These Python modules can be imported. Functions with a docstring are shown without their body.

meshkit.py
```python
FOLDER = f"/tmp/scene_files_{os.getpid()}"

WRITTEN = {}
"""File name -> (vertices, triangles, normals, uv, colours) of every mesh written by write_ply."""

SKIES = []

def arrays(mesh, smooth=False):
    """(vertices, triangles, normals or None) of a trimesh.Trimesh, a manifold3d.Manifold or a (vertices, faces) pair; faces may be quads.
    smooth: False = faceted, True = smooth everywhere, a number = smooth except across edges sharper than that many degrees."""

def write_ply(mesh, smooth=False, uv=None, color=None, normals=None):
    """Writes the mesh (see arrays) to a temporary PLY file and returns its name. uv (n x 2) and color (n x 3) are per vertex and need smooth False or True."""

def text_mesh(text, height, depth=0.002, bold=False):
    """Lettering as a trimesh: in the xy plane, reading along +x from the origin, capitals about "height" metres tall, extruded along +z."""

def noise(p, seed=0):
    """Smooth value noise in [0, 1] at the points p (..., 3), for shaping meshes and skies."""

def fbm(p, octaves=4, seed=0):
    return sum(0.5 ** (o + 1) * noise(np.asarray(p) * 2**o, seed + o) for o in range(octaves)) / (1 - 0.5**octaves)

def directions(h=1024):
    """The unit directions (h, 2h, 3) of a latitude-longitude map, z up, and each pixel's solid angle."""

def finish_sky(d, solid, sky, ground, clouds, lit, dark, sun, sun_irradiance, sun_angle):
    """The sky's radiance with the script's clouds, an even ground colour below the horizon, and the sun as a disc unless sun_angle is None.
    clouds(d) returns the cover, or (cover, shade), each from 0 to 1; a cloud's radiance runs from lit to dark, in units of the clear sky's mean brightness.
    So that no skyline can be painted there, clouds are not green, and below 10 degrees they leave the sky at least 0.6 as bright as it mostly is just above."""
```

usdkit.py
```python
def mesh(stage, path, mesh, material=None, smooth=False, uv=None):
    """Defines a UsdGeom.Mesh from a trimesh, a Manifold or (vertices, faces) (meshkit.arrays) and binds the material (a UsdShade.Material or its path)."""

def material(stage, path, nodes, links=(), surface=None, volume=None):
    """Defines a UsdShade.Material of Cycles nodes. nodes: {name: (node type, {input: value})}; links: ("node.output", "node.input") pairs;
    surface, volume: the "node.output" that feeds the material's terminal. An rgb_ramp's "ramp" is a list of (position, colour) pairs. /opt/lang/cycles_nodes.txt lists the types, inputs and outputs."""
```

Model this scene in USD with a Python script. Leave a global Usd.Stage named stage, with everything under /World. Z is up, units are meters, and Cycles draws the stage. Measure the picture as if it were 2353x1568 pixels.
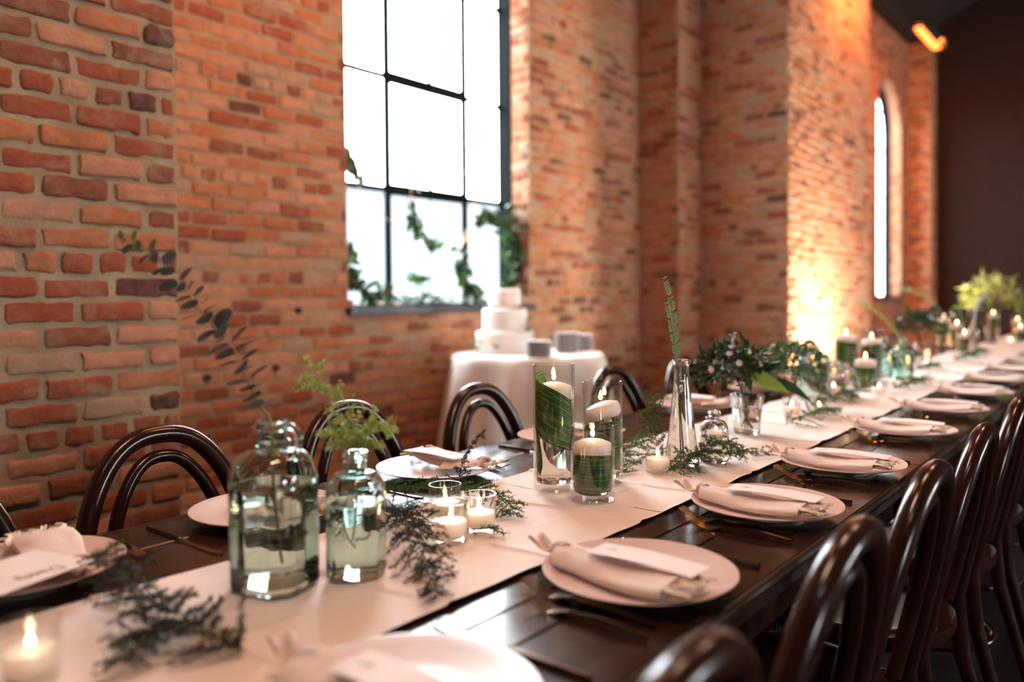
import math, random
import numpy as np
import trimesh
from shapely.geometry import Polygon, box as sbox
from pxr import Usd, UsdGeom, UsdLux, UsdShade, Gf, Sdf
import usdkit, meshkit

PI = math.pi
stage = Usd.Stage.CreateInMemory()
UsdGeom.SetStageUpAxis(stage, UsdGeom.Tokens.z)
UsdGeom.SetStageMetersPerUnit(stage, 1.0)
UsdGeom.Xform.Define(stage, '/World')
UsdGeom.Scope.Define(stage, '/World/Looks')

# ------------------------------------------------------------------ camera, sky, large lights, exposure
CAM = np.array([0.0, 0.0, 1.17])                       # the eye; the long tables run along +y, z is up
CR = np.array([0.7758953549, 0.6308110666, -0.0079872653])
CU = np.array([-0.0062586906, 0.0203571932, 0.9997731810])
CF = np.array([-0.6308305850, 0.7756693773, -0.0197431029])
FPX, CX, CY = 1830.0, 1176.5, 719.65
cam = UsdGeom.Camera.Define(stage, '/World/camera')
cam.CreateHorizontalApertureAttr(36.0)
cam.CreateVerticalApertureAttr(36.0 * 1568 / 2353)
cam.CreateFocalLengthAttr(FPX / 2353 * 36.0)
cam.CreateVerticalApertureOffsetAttr(-(784 - CY) / 2353 * 36.0)
cam.CreateClippingRangeAttr(Gf.Vec2f(0.02, 200))
cam.CreateFStopAttr(1.6)
cam.CreateFocusDistanceAttr(1.62)
cam.CreateExposureAttr(0.42)
m4 = Gf.Matrix4d(*CR, 0, *CU, 0, *(-CF), 0, *CAM, 1)
UsdGeom.Xformable(cam).AddTransformOp().Set(m4)

SKY = 7.5
usdkit.material(stage, '/World/Looks/overcast_sky', {'b': ('background_shader', {'color': (0.93, 0.97, 1.0), 'strength': SKY})}, surface='b.background')
dome = UsdLux.DomeLight.Define(stage, '/World/sky')
dome.CreateColorAttr(Gf.Vec3f(0.93, 0.97, 1.0))
dome.CreateIntensityAttr(SKY)

def rect_light(path, centre, normal, up, w, h, colour, radiance, spread=None):
    n = np.array(normal, float); n /= np.linalg.norm(n)
    u = np.array(up, float); u -= n * (u @ n); u /= np.linalg.norm(u)
    r = np.cross(u, -n)                                  # USD lights shine along -z
    l = UsdLux.RectLight.Define(stage, path)
    l.CreateWidthAttr(w); l.CreateHeightAttr(h)
    l.CreateColorAttr(Gf.Vec3f(*colour)); l.CreateIntensityAttr(radiance)
    if spread:
        UsdLux.ShapingAPI.Apply(l.GetPrim()).CreateShapingConeAngleAttr(spread); UsdLux.ShapingAPI(l.GetPrim()).CreateShapingConeSoftnessAttr(.5)
    UsdGeom.Xformable(l).AddTransformOp().Set(Gf.Matrix4d(*r, 0, *u, 0, *(-n), 0, *centre, 1))
    return l

# daylight through the three tall windows of the wall opposite (behind and to the right of the camera)
RW = 11.0                                               # x of the right-hand wall
RWIN = [(-2.6, -0.8), (7.2, 9.6), (11.0, 14.6)]           # y extents of its windows
for i, (ya, yb) in enumerate(RWIN):
    rect_light('/World/daylight_%d' % (i + 1), (RW + 0.22, (ya + yb) / 2, 2.05), (-1, 0, 0), (0, 0, 1), yb - ya, 2.1, (1.0, 0.92, 0.85), (6.0, 5.5, 8.5)[i])

# ------------------------------------------------------------------ naming helpers
used = {}
def numbered(parent, name):
    k = (parent, name); n = used.get(k, 0); used[k] = n + 1
    return name if n == 0 else '%s_%03d' % (name, n)
def tag(prim, label=None, cat=None, group=None, kind=None):
    for k, v in (('label', label), ('category', cat), ('group', group), ('kind', kind)):
        if v: prim.SetCustomDataByKey(k, v)
    return prim
def xf(prim, loc=(0, 0, 0), rotz=0.0, rot=None, scale=None):
    x = UsdGeom.Xformable(prim); x.ClearXformOpOrder()
    x.AddTranslateOp().Set(Gf.Vec3d(*map(float, loc)))
    if rotz: x.AddRotateZOp().Set(math.degrees(rotz))
    if rot is not None: x.AddRotateXYZOp().Set(Gf.Vec3f(*map(float, rot)))
    if scale: x.AddScaleOp().Set(Gf.Vec3f(*((scale,) * 3 if np.ndim(scale) == 0 else scale)))
def thing(name, label, cat, loc=(0, 0, 0), rotz=0.0, group=None, kind=None, scale=None, rot=None):
    x = UsdGeom.Xform.Define(stage, '/World/' + numbered('/World', name)).GetPrim()
    xf(x, loc, rotz, rot, scale)
    return tag(x, label, cat, group, kind)
def obj(name, mesh, mat, parent=None, smooth=False, label=None, kind=None, cat=None, group=None):
    base = str(parent.GetPath()) if parent is not None else '/World'
    p = usdkit.mesh(stage, base + '/' + numbered(base, name), mesh, MATS[mat] if isinstance(mat, str) else mat, smooth=smooth).GetPrim()
    return tag(p, label, cat, group, kind)
def dup(src, loc, rotz=0.0, label=None, group=None, scale=None, rot=None):
    name = src.GetName().rstrip('0123456789').rstrip('_')
    p = UsdGeom.Xform.Define(stage, '/World/' + numbered('/World', name)).GetPrim()
    p.GetReferences().AddInternalReference(src.GetPath())
    p.SetInstanceable(True)
    xf(p, loc, rotz, rot, scale)
    d = src.GetCustomData()
    return tag(p, label or d.get('label'), d.get('category'), group or d.get('group'))

# ------------------------------------------------------------------ geometry helpers
cat = trimesh.util.concatenate
def TM(v, f): return trimesh.Trimesh(np.asarray(v, float), np.asarray(f), process=False)
def quads(q):
    q = np.asarray(q); return np.vstack([q[:, [0, 1, 2]], q[:, [0, 2, 3]]])
def bx(a, b, ch=0.0):
    """box from corner a to corner b, edges chamfered by ch"""
    a, b = np.minimum(a, b).astype(float), np.maximum(a, b).astype(float)
    if ch <= 0:
        m = trimesh.creation.box(b - a); m.apply_translation((a + b) / 2); return m
    pts = []
    for s in np.ndindex(2, 2, 2):
        c = np.where(s, b, a); d = np.where(s, -ch, ch)
        for k in range(3):
            p = c + d; p[k] = c[k]; pts.append(p)
    return trimesh.convex.convex_hull(np.array(pts))
def tube(pts, rad, sides=10, closed=False, caps=True):
    p = np.asarray(pts, float); n = len(p)
    rad = np.broadcast_to(np.asarray(rad, float), (n,))
    t = np.roll(p, -1, 0) - np.roll(p, 1, 0) if closed else np.gradient(p, axis=0)
    t /= np.linalg.norm(t, axis=1, keepdims=True) + 1e-12
    a = np.zeros_like(p)
    ref = np.array([0, 0, 1.0]) if abs(t[0, 2]) < .9 else np.array([1.0, 0, 0])
    a0 = np.cross(t[0], ref); a[0] = a0 / np.linalg.norm(a0)
    for i in range(1, n):
        v = a[i - 1] - t[i] * (a[i - 1] @ t[i]); a[i] = v / (np.linalg.norm(v) + 1e-12)
    b = np.cross(t, a); ang = np.arange(sides) * 2 * PI / sides
    v = p[:, None] + rad[:, None, None] * (np.cos(ang)[None, :, None] * a[:, None] + np.sin(ang)[None, :, None] * b[:, None])
    m = n if closed else n - 1
    i, j = np.meshgrid(np.arange(m), np.arange(sides), indexing='ij'); i2 = (i + 1) % n; j2 = (j + 1) % sides
    f = quads(np.stack([i * sides + j, i2 * sides + j, i2 * sides + j2, i * sides + j2], -1).reshape(-1, 4))[:, ::-1]
    v = v.reshape(-1, 3)
    if caps and not closed:
        k = len(v); v = np.vstack([v, p[0], p[-1]]); jj = np.arange(sides); j2 = (jj + 1) % sides
        f = np.vstack([f, np.stack([np.full(sides, k), jj, j2], 1)[:, ::-1][:, [0, 1, 2]], np.stack([np.full(sides, k + 1), (n - 1) * sides + j2, (n - 1) * sides + jj], 1)[:, ::-1]])
    return TM(v, f)
def spline(pts, n=24):
    from scipy.interpolate import CubicSpline
    p = np.asarray(pts, float); s = np.r_[0, np.cumsum(np.linalg.norm(np.diff(p, axis=0), axis=1))]
    return CubicSpline(s, p)(np.linspace(0, s[-1], n))
def lathe(prof, n=40, cx=0.0, cy=0.0, shape=None):
    """closed surface of revolution; profile [(r, z)...]; outward when it runs bottom -> outside -> top. shape(angle, r, z) may reshape the radius"""
    ang = np.arange(n) * 2 * PI / n; v = []; rings = []
    for r, z in prof:
        if r < 1e-7: rings.append((len(v), 1)); v.append((cx, cy, z))
        else:
            rings.append((len(v), n))
            for a in ang:
                rr = shape(a, r, z) if shape else r
                v.append((cx + rr * math.cos(a), cy + rr * math.sin(a), z))
    f = []; J = np.arange(n); J2 = (J + 1) % n
    for (a, na), (b, nb) in zip(rings[:-1], rings[1:]):
        if na == 1 and nb == 1: continue
        if na == 1: f.append(np.stack([np.full(n, a), b + J2, b + J], 1))
        elif nb == 1: f.append(np.stack([a + J, a + J2, np.full(n, b)], 1))
        else: f.append(quads(np.stack([a + J, a + J2, b + J2, b + J], 1)))
    return TM(v, np.vstack(f))
def place(m, loc=(0, 0, 0), rz=0.0, rx=0.0, ry=0.0, s=1.0):
    m = m.copy(); T = trimesh.transformations
    M = T.translation_matrix(loc) @ T.rotation_matrix(rz, [0, 0, 1]) @ T.rotation_matrix(ry, [0, 1, 0]) @ T.rotation_matrix(rx, [1, 0, 0]) @ np.diag([s, s, s, 1])
    m.apply_transform(M); return m
def frame_to(m, o, xdir, zdir):
    """put mesh m (local x along xdir, local z near zdir) at o"""
    x = np.array(xdir, float); x /= np.linalg.norm(x); z = np.array(zdir, float); z -= x * (z @ x)
    z /= np.linalg.norm(z) + 1e-9; y = np.cross(z, x)
    m = m.copy(); m.vertices = m.vertices @ np.stack([x, y, z]) + np.asarray(o); return m
def unit(v): v = np.asarray(v, float); return v / (np.linalg.norm(v) + 1e-12)
def px_of(p):
    d = np.asarray(p, float) - CAM; z = d @ CF
    return CX + FPX * (d @ CR) / z, CY - FPX * (d @ CU) / z, z

# ------------------------------------------------------------------ materials
MATS = {}
def mat(name, nodes, links=(), surface='p.BSDF', volume=None):
    MATS[name] = usdkit.material(stage, '/World/Looks/' + name, nodes, links, surface=surface, volume=volume)
def plain(name, col, rough=0.5, metal=0.0, **kw):
    mat(name, {'p': ('principled_bsdf', {'base_color': col, 'roughness': rough, 'metallic': metal, **kw})})
def noisy(name, c1, c2, scale, rough=0.5, bump=0.0, bscale=None, detail=4.0, metal=0.0, dist=0.004, coord='object', **kw):
    n = {'t': ('texture_coordinate', {}), 'g': ('geometry', {}), 'n': ('noise_texture', {'scale': scale, 'detail': detail}),
         'r': ('rgb_ramp', {'ramp': [(0.3, c1), (0.7, c2)]}), 'p': ('principled_bsdf', {'roughness': rough, 'metallic': metal, **kw})}
    src = 't.object' if coord == 'object' else 'g.position'
    l = [(src, 'n.vector'), ('n.fac', 'r.fac'), ('r.color', 'p.base_color')]
    if bump:
        n['n2'] = ('noise_texture', {'scale': bscale or scale * 4, 'detail': 5.0}); n['b'] = ('bump', {'strength': bump, 'distance': dist})
        l += [(src, 'n2.vector'), ('n2.fac', 'b.height'), ('b.normal', 'p.normal')]
    mat(name, n, l)

def brick_mat(name, c1, c2, smear=0.46, island=None):
    """one brick tone: mottled fired clay, pale mortar smears, dark pits"""
    n = {'g': ('geometry', {}), 'n': ('noise_texture', {'scale': 22.0, 'detail': 6.0, 'roughness': 0.62}),
         'r': ('rgb_ramp', {'ramp': [(0.32, c1), (0.68, c2)]}),
         'n2': ('noise_texture', {'scale': 7.0, 'detail': 7.0, 'roughness': 0.7, 'distortion': 0.6}),
         'r2': ('rgb_ramp', {'ramp': [(smear + 0.04, (0, 0, 0)), (smear + 0.22, (0.7, 0.7, 0.7))]}),
         'm': ('mix', {'color2': (0.32, 0.215, 0.14)}),
         'n3': ('noise_texture', {'scale': 90.0, 'detail': 4.0}),
         'b': ('bump', {'strength': 0.55, 'distance': 0.006}),
         'p': ('principled_bsdf', {'roughness': 0.88, 'specular_ior_level': 0.25})}
    l = [('g.position', 'n.vector'), ('g.position', 'n2.vector'), ('g.position', 'n3.vector'), ('n.fac', 'r.fac'), ('n2.fac', 'r2.fac'),
         ('r2.color', 'm.fac'), ('r.color', 'm.color1'), ('m.color', 'p.base_color'), ('n3.fac', 'b.height'), ('b.normal', 'p.normal')]
    if island:
        n['ri'] = ('rgb_ramp', {'ramp': island, 'interpolate': False}); n['mm'] = ('mix', {'mix_type': 'multiply', 'fac': 1.0})
        l = [x for x in l if x != ('r.color', 'm.color1')]
        l += [('g.random_per_island', 'ri.fac'), ('ri.color', 'mm.color1'), ('r.color', 'mm.color2'), ('mm.color', 'm.color1')]
    mat(name, n, l)
BR = [('red', (0.27, 0.075, 0.04), (0.40, 0.13, 0.075), 5), ('orange', (0.40, 0.155, 0.075), (0.54, 0.24, 0.125), 3.4), ('salmon', (0.46, 0.22, 0.14), (0.60, 0.33, 0.22), 3.4),
      ('brown', (0.20, 0.075, 0.045), (0.32, 0.13, 0.08), 3), ('burnt', (0.10, 0.045, 0.04), (0.19, 0.085, 0.07), 1.4), ('pale', (0.36, 0.24, 0.17), (0.5, 0.36, 0.27), 1.2)]
FIRED = np.array([.80, .68, .60])
for nm, c1, c2, w in BR: brick_mat('brick_' + nm, tuple(FIRED * c1), tuple(FIRED * c2), 0.40 if nm == 'pale' else 0.47)
noisy('mortar', (0.255, 0.175, 0.105), (0.37, 0.265, 0.17), 9, 0.95, 0.8, 70, coord='position', specular_ior_level=0.2)
brick_mat('brick_shaded', (0.011, 0.0034, 0.0018), (0.022, 0.007, 0.0036), 0.9)  # near-black brick: shade of the end wall put into its colour
noisy('mortar_shaded', (0.007, 0.004, 0.0025), (0.012, 0.007, 0.004), 8, 0.95, coord='position')  # end wall mortar, darkened the same way for its shade
noisy('mortar_warm', (0.28, 0.175, 0.105), (0.37, 0.245, 0.155), 7, 0.95, 0.8, 70, coord='position', specular_ior_level=0.2)
noisy('plaster_grey', (0.20, 0.17, 0.14), (0.30, 0.26, 0.21), 5, 0.9, 0.5, 60, coord='position')
noisy('floor_dark', (0.008, 0.006, 0.005), (0.02, 0.014, 0.011), 2.0, 0.75, 0.2, 40, coord='position', specular_ior_level=0.12)
noisy('roof_wood', (0.010, 0.007, 0.005), (0.022, 0.014, 0.010), 3.0, 0.8)
plain('iron', (0.006, 0.009, 0.011), 0.9, specular_ior_level=0.1)
plain('sill_paint', (0.02, 0.022, 0.03), 0.35)
noisy('outside_render', (0.10, 0.11, 0.125), (0.115, 0.125, 0.14), 0.6, 0.9, coord='position')
plain('outside_ground', (0.18, 0.18, 0.18), 0.9)

def wood(name, c1, c2, rough=0.3, coat=0.0, axis='y', scale=1.0, bump=0.12, rr=0.12, spec=0.3):
    s = {'x': (1.2, 26, 26), 'y': (26, 1.2, 26), 'z': (26, 26, 1.2)}[axis]
    s = tuple(k * scale for k in s)
    mat(name, {'t': ('texture_coordinate', {}), 'm': ('mapping', {'scale': s}), 'n': ('noise_texture', {'scale': 1.0, 'detail': 6.0, 'roughness': 0.6, 'distortion': 0.5}),
               'r': ('rgb_ramp', {'ramp': [(0.3, c1), (0.7, c2)]}), 'q': ('noise_texture', {'scale': 5.0, 'detail': 3.0}),
               'rm': ('map_range', {'from_min': 0.3, 'from_max': 0.7, 'to_min': rough - rr / 2, 'to_max': rough + rr}),
               'b': ('bump', {'strength': bump, 'distance': 0.002}),
               'p': ('principled_bsdf', {'specular_ior_level': spec})},
        [('t.object', 'm.vector'), ('m.vector', 'n.vector'), ('n.fac', 'r.fac'), ('r.color', 'p.base_color'), ('t.object', 'q.vector'), ('q.fac', 'rm.value'),
         ('rm.result', 'p.roughness'), ('n.fac', 'b.height'), ('b.normal', 'p.normal')])
wood('table_wood', (0.013, 0.006, 0.0045), (0.036, 0.015, 0.010), 0.15, bump=.04, rr=.08)
wood('table_wood_worn', (0.020, 0.009, 0.006), (0.05, 0.021, 0.013), 0.18, bump=.04, rr=.08)
wood('table_edge', (0.02, 0.009, 0.006), (0.05, 0.023, 0.014), 0.35, bump=0.2)
plain('chair_wood', (0.028, 0.0085, 0.006), 0.2, specular_ior_level=0.45)
wood('chair_seat', (0.02, 0.008, 0.006), (0.045, 0.017, 0.011), 0.3, axis='x')

def cloth(name, c1, c2, scale=6, weave=900, rough=0.85, trans=0.0):
    n = {'t': ('texture_coordinate', {}), 'n': ('noise_texture', {'scale': scale, 'detail': 5.0}), 'r': ('rgb_ramp', {'ramp': [(0.3, c1), (0.7, c2)]}),
         'w': ('noise_texture', {'scale': weave, 'detail': 1.0}), 'b': ('bump', {'strength': 0.15, 'distance': 0.001}),
         'p': ('principled_bsdf', {'roughness': rough, 'sheen_weight': 0.15, 'specular_ior_level': 0.3})}
    l = [('t.object', 'n.vector'), ('t.object', 'w.vector'), ('n.fac', 'r.fac'), ('r.color', 'p.base_color'), ('w.fac', 'b.height'), ('b.normal', 'p.normal')]
    s = 'p.BSDF'
    if trans:
        n['tr'] = ('translucent_bsdf', {'color': c2}); n['mx'] = ('mix_closure', {'fac': trans}); l += [('p.BSDF', 'mx.closure1'), ('tr.BSDF', 'mx.closure2')]; s = 'mx.closure'
    mat(name, n, l, surface=s)
cloth('runner_paper', (0.76, 0.67, 0.62), (0.84, 0.76, 0.71), 4, 400)
cloth('napkin_cloth', (0.80, 0.65, 0.58), (0.86, 0.73, 0.66), 12, trans=0.15)
cloth('lace', (0.80, 0.72, 0.62), (0.86, 0.79, 0.70), 60)
cloth('tablecloth', (0.78, 0.74, 0.70), (0.82, 0.78, 0.75), 5)
cloth('ribbon', (0.80, 0.66, 0.60), (0.86, 0.74, 0.68), 12, trans=0.25)
plain('card', (0.84, 0.77, 0.77), 0.7)
plain('ink', (0.03, 0.012, 0.025), 0.6)
plain('plate_glaze', (0.64, 0.47, 0.415), 0.28, specular_ior_level=0.5)
plain('plate_foot', (0.66, 0.60, 0.50), 0.35)
plain('white_china', (0.74, 0.73, 0.74), 0.25)
plain('icing', (0.80, 0.78, 0.76), 0.55, subsurface_weight=0.2, subsurface_scale=0.02)
plain('cake_board', (0.6, 0.6, 0.6), 0.3)
plain('brass', (0.62, 0.36, 0.20), 0.22, 1.0)
plain('steel', (0.22, 0.155, 0.115), 0.18, 1.0)
plain('copper', (0.62, 0.36, 0.22), 0.3, 1.0)
plain('black_metal', (0.012, 0.012, 0.012), 0.5)
plain('glass_clear', (0.985, 1.0, 0.99), 0.0, transmission_weight=1.0, ior=1.47)
plain('glass_aqua', (0.80, 0.96, 0.925), 0.0, transmission_weight=1.0, ior=1.5)
plain('glass_green', (0.66, 0.90, 0.84), 0.0, transmission_weight=1.0, ior=1.5)
plain('water', (0.985, 1.0, 0.99), 0.0, transmission_weight=1.0, ior=1.33)
mat('glass_thin', {'w': ('layer_weight', {'blend': 0.5}), 'k': ('math', {'math_type': 'power', 'value2': 4.0}), 'k2': ('math', {'math_type': 'multiply_add', 'value2': 0.9, 'value3': 0.05}), 't': ('transparent_bsdf', {'color': (0.965, 0.975, 0.965)}), 'g': ('glossy_bsdf', {'color': (1, 1, 1), 'roughness': 0.02}), 'm': ('mix_closure', {})},
    [('w.facing', 'k.value1'), ('k.value', 'k2.value1'), ('k2.value', 'm.fac'), ('t.BSDF', 'm.closure1'), ('g.BSDF', 'm.closure2')], surface='m.closure')
mat('window_glass', {'w': ('layer_weight', {'blend': 0.5}), 'k': ('math', {'math_type': 'power', 'value2': 4.0}), 'k2': ('math', {'math_type': 'multiply_add', 'value2': 0.9, 'value3': 0.05}), 't': ('transparent_bsdf', {'color': (0.95, 0.97, 0.98)}), 'g': ('glossy_bsdf', {'color': (1, 1, 1), 'roughness': 0.02}), 'm': ('mix_closure', {})},
    [('w.facing', 'k.value1'), ('k.value', 'k2.value1'), ('k2.value', 'm.fac'), ('t.BSDF', 'm.closure1'), ('g.BSDF', 'm.closure2')], surface='m.closure')
plain('wax', (0.93, 0.74, 0.645), 0.45, subsurface_weight=0.6, subsurface_scale=0.010, subsurface_radius=(1.0, 0.8, 0.7))
plain('wick', (0.02, 0.015, 0.01), 0.9)
mat('flame', {'e': ('emission', {'color': (1.0, 0.66, 0.36), 'strength': 20.0})}, surface='e.emission')
mat('heater_glow', {'e': ('emission', {'color': (1.0, 0.16, 0.03), 'strength': 5.0})}, surface='e.emission')
mat('lamp_glow', {'e': ('emission', {'color': (1.0, 0.8, 0.6), 'strength': 20.0})}, surface='e.emission')

def leaf_mat(name, c1, c2, rough=0.45, trans=0.25, scale=30):
    mat(name, {'t': ('texture_coordinate', {}), 'n': ('noise_texture', {'scale': scale, 'detail': 3.0}), 'r': ('rgb_ramp', {'ramp': [(0.3, c1), (0.7, c2)]}),
               'p': ('principled_bsdf', {'roughness': rough}), 'tr': ('translucent_bsdf', {}), 'm': ('mix_closure', {'fac': trans})},
        [('t.object', 'n.vector'), ('n.fac', 'r.fac'), ('r.color', 'p.base_color'), ('r.color', 'tr.color'), ('p.BSDF', 'm.closure1'), ('tr.BSDF', 'm.closure2')], surface='m.closure')
leaf_mat('asparagus_green', (0.035, 0.095, 0.022), (0.075, 0.16, 0.04))
leaf_mat('asparagus_dark', (0.018, 0.027, 0.016), (0.042, 0.055, 0.034))
leaf_mat('fern_light', (0.30, 0.38, 0.09), (0.46, 0.54, 0.17), trans=0.35)
leaf_mat('fern_mid', (0.10, 0.17, 0.06), (0.18, 0.26, 0.10), trans=0.35)
leaf_mat('leaf_dark', (0.010, 0.030, 0.008), (0.025, 0.06, 0.016), rough=0.35)
leaf_mat('leaf_mid', (0.03, 0.085, 0.02), (0.06, 0.14, 0.035), rough=0.4)
leaf_mat('leaf_lime', (0.16, 0.26, 0.03), (0.27, 0.38, 0.06), trans=0.35)
leaf_mat('leaf_yellow_lit', (0.34, 0.38, 0.08), (0.5, 0.5, 0.16), trans=0.35)  # strong lamp light on the far leaves put into this brighter colour
leaf_mat('eucalyptus', (0.042, 0.036, 0.027), (0.08, 0.07, 0.058), rough=0.5, trans=0.15)
leaf_mat('eucalyptus_green', (0.04, 0.075, 0.03), (0.07, 0.11, 0.05), rough=0.5, trans=0.15)
leaf_mat('dry_stem', (0.16, 0.09, 0.05), (0.26, 0.16, 0.09), rough=0.7)
leaf_mat('stem_pale', (0.26, 0.24, 0.12), (0.36, 0.32, 0.18), rough=0.6, trans=0.1)
leaf_mat('petal_white', (0.62, 0.62, 0.64), (0.78, 0.76, 0.74), rough=0.6)
leaf_mat('petal_blue', (0.42, 0.5, 0.62), (0.6, 0.66, 0.74), rough=0.6)
# striped aspidistra leaf wrapped inside the candle vases
mat('striped_leaf', {'u': ('uvmap', {'attribute': 'st'}), 's': ('separate_xyz', {}), 'c': ('combine_xyz', {}), 'n': ('noise_texture', {'scale': 1.0, 'detail': 3.0, 'roughness': 0.6}),
                     'k': ('math', {'math_type': 'multiply', 'value2': 26.0}), 'k2': ('math', {'math_type': 'multiply', 'value2': 1.2}),
                     'r': ('rgb_ramp', {'ramp': [(0.36, (0.018, 0.055, 0.008)), (0.52, (0.05, 0.14, 0.018)), (0.60, (0.14, 0.26, 0.03)), (0.68, (0.46, 0.50, 0.14))]}),
                     'p': ('principled_bsdf', {'roughness': 0.35}), 'tr': ('translucent_bsdf', {}), 'm': ('mix_closure', {'fac': 0.3})},
    [('u.UV', 's.vector'), ('s.x', 'k2.value1'), ('s.y', 'k.value1'), ('k2.value', 'c.x'), ('k.value', 'c.y'), ('c.vector', 'n.vector'), ('n.fac', 'r.fac'),
     ('r.color', 'p.base_color'), ('r.color', 'tr.color'), ('p.BSDF', 'm.closure1'), ('tr.BSDF', 'm.closure2')], surface='m.closure')

# ------------------------------------------------------------------ the room: brick by brick
COURSE, BH, MOD = 0.0734, 0.0605, 0.205
rb = random.Random(5)
def brick_mesh(L, h, proud, rg, nx=4, nz=3):
    e = 0.007
    us = np.r_[0, np.linspace(e, L - e, nx), L]; zs = np.r_[0, np.linspace(e, h - e, nz), h]
    U, Z = np.meshgrid(us, zs, indexing='ij'); A, B = U.shape
    sd = rg.random() * 1000
    N = proud + 0.007 * (meshkit.noise(np.stack([U * 30 + sd, Z * 30, U * 0], -1)) - 0.5)
    edge = np.zeros_like(U, bool); edge[0] = edge[-1] = True; edge[:, 0] = edge[:, -1] = True
    w = 0.012 * (meshkit.noise(np.stack([U * 38 + sd, Z * 38, U * 0 + 7], -1)) - 0.5)
    N = np.where(edge, N - 0.0055, N)
    U = U + np.where(edge, w, 0); Z = Z + np.where(edge, np.roll(w, 2, 0), 0)
    for i in (0, -1):
        for j in (0, -1):
            U[i, j] += 0.004 * (1 if i == 0 else -1); Z[i, j] += 0.004 * (1 if j == 0 else -1)
    v = np.stack([U, Z, N], -1).reshape(-1, 3)
    ix = np.arange(A * B).reshape(A, B)
    f = [quads(np.stack([ix[:-1, :-1], ix[1:, :-1], ix[1:, 1:], ix[:-1, 1:]], -1).reshape(-1, 4))]
    ring = np.r_[ix[:, 0], ix[-1, 1:], ix[-2::-1, -1], ix[0, -2:0:-1]]
    back = v[ring].copy(); back[:, 2] = -0.015
    k = len(v) + np.arange(len(ring)); v = np.vstack([v, back])
    r2, k2 = np.roll(ring, -1), np.roll(k, -1)
    f.append(quads(np.stack([ring, k, k2, r2], 1)))
    return v, np.vstack(f)
WTS = [b[3] for b in BR]; WARM = [2.0, 5.5, 6.0, 1.2, 0.5, 1.6]; SPREAD = [2.0, 5.0, 6.0, 1.0, 0.2, 1.8]
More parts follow.
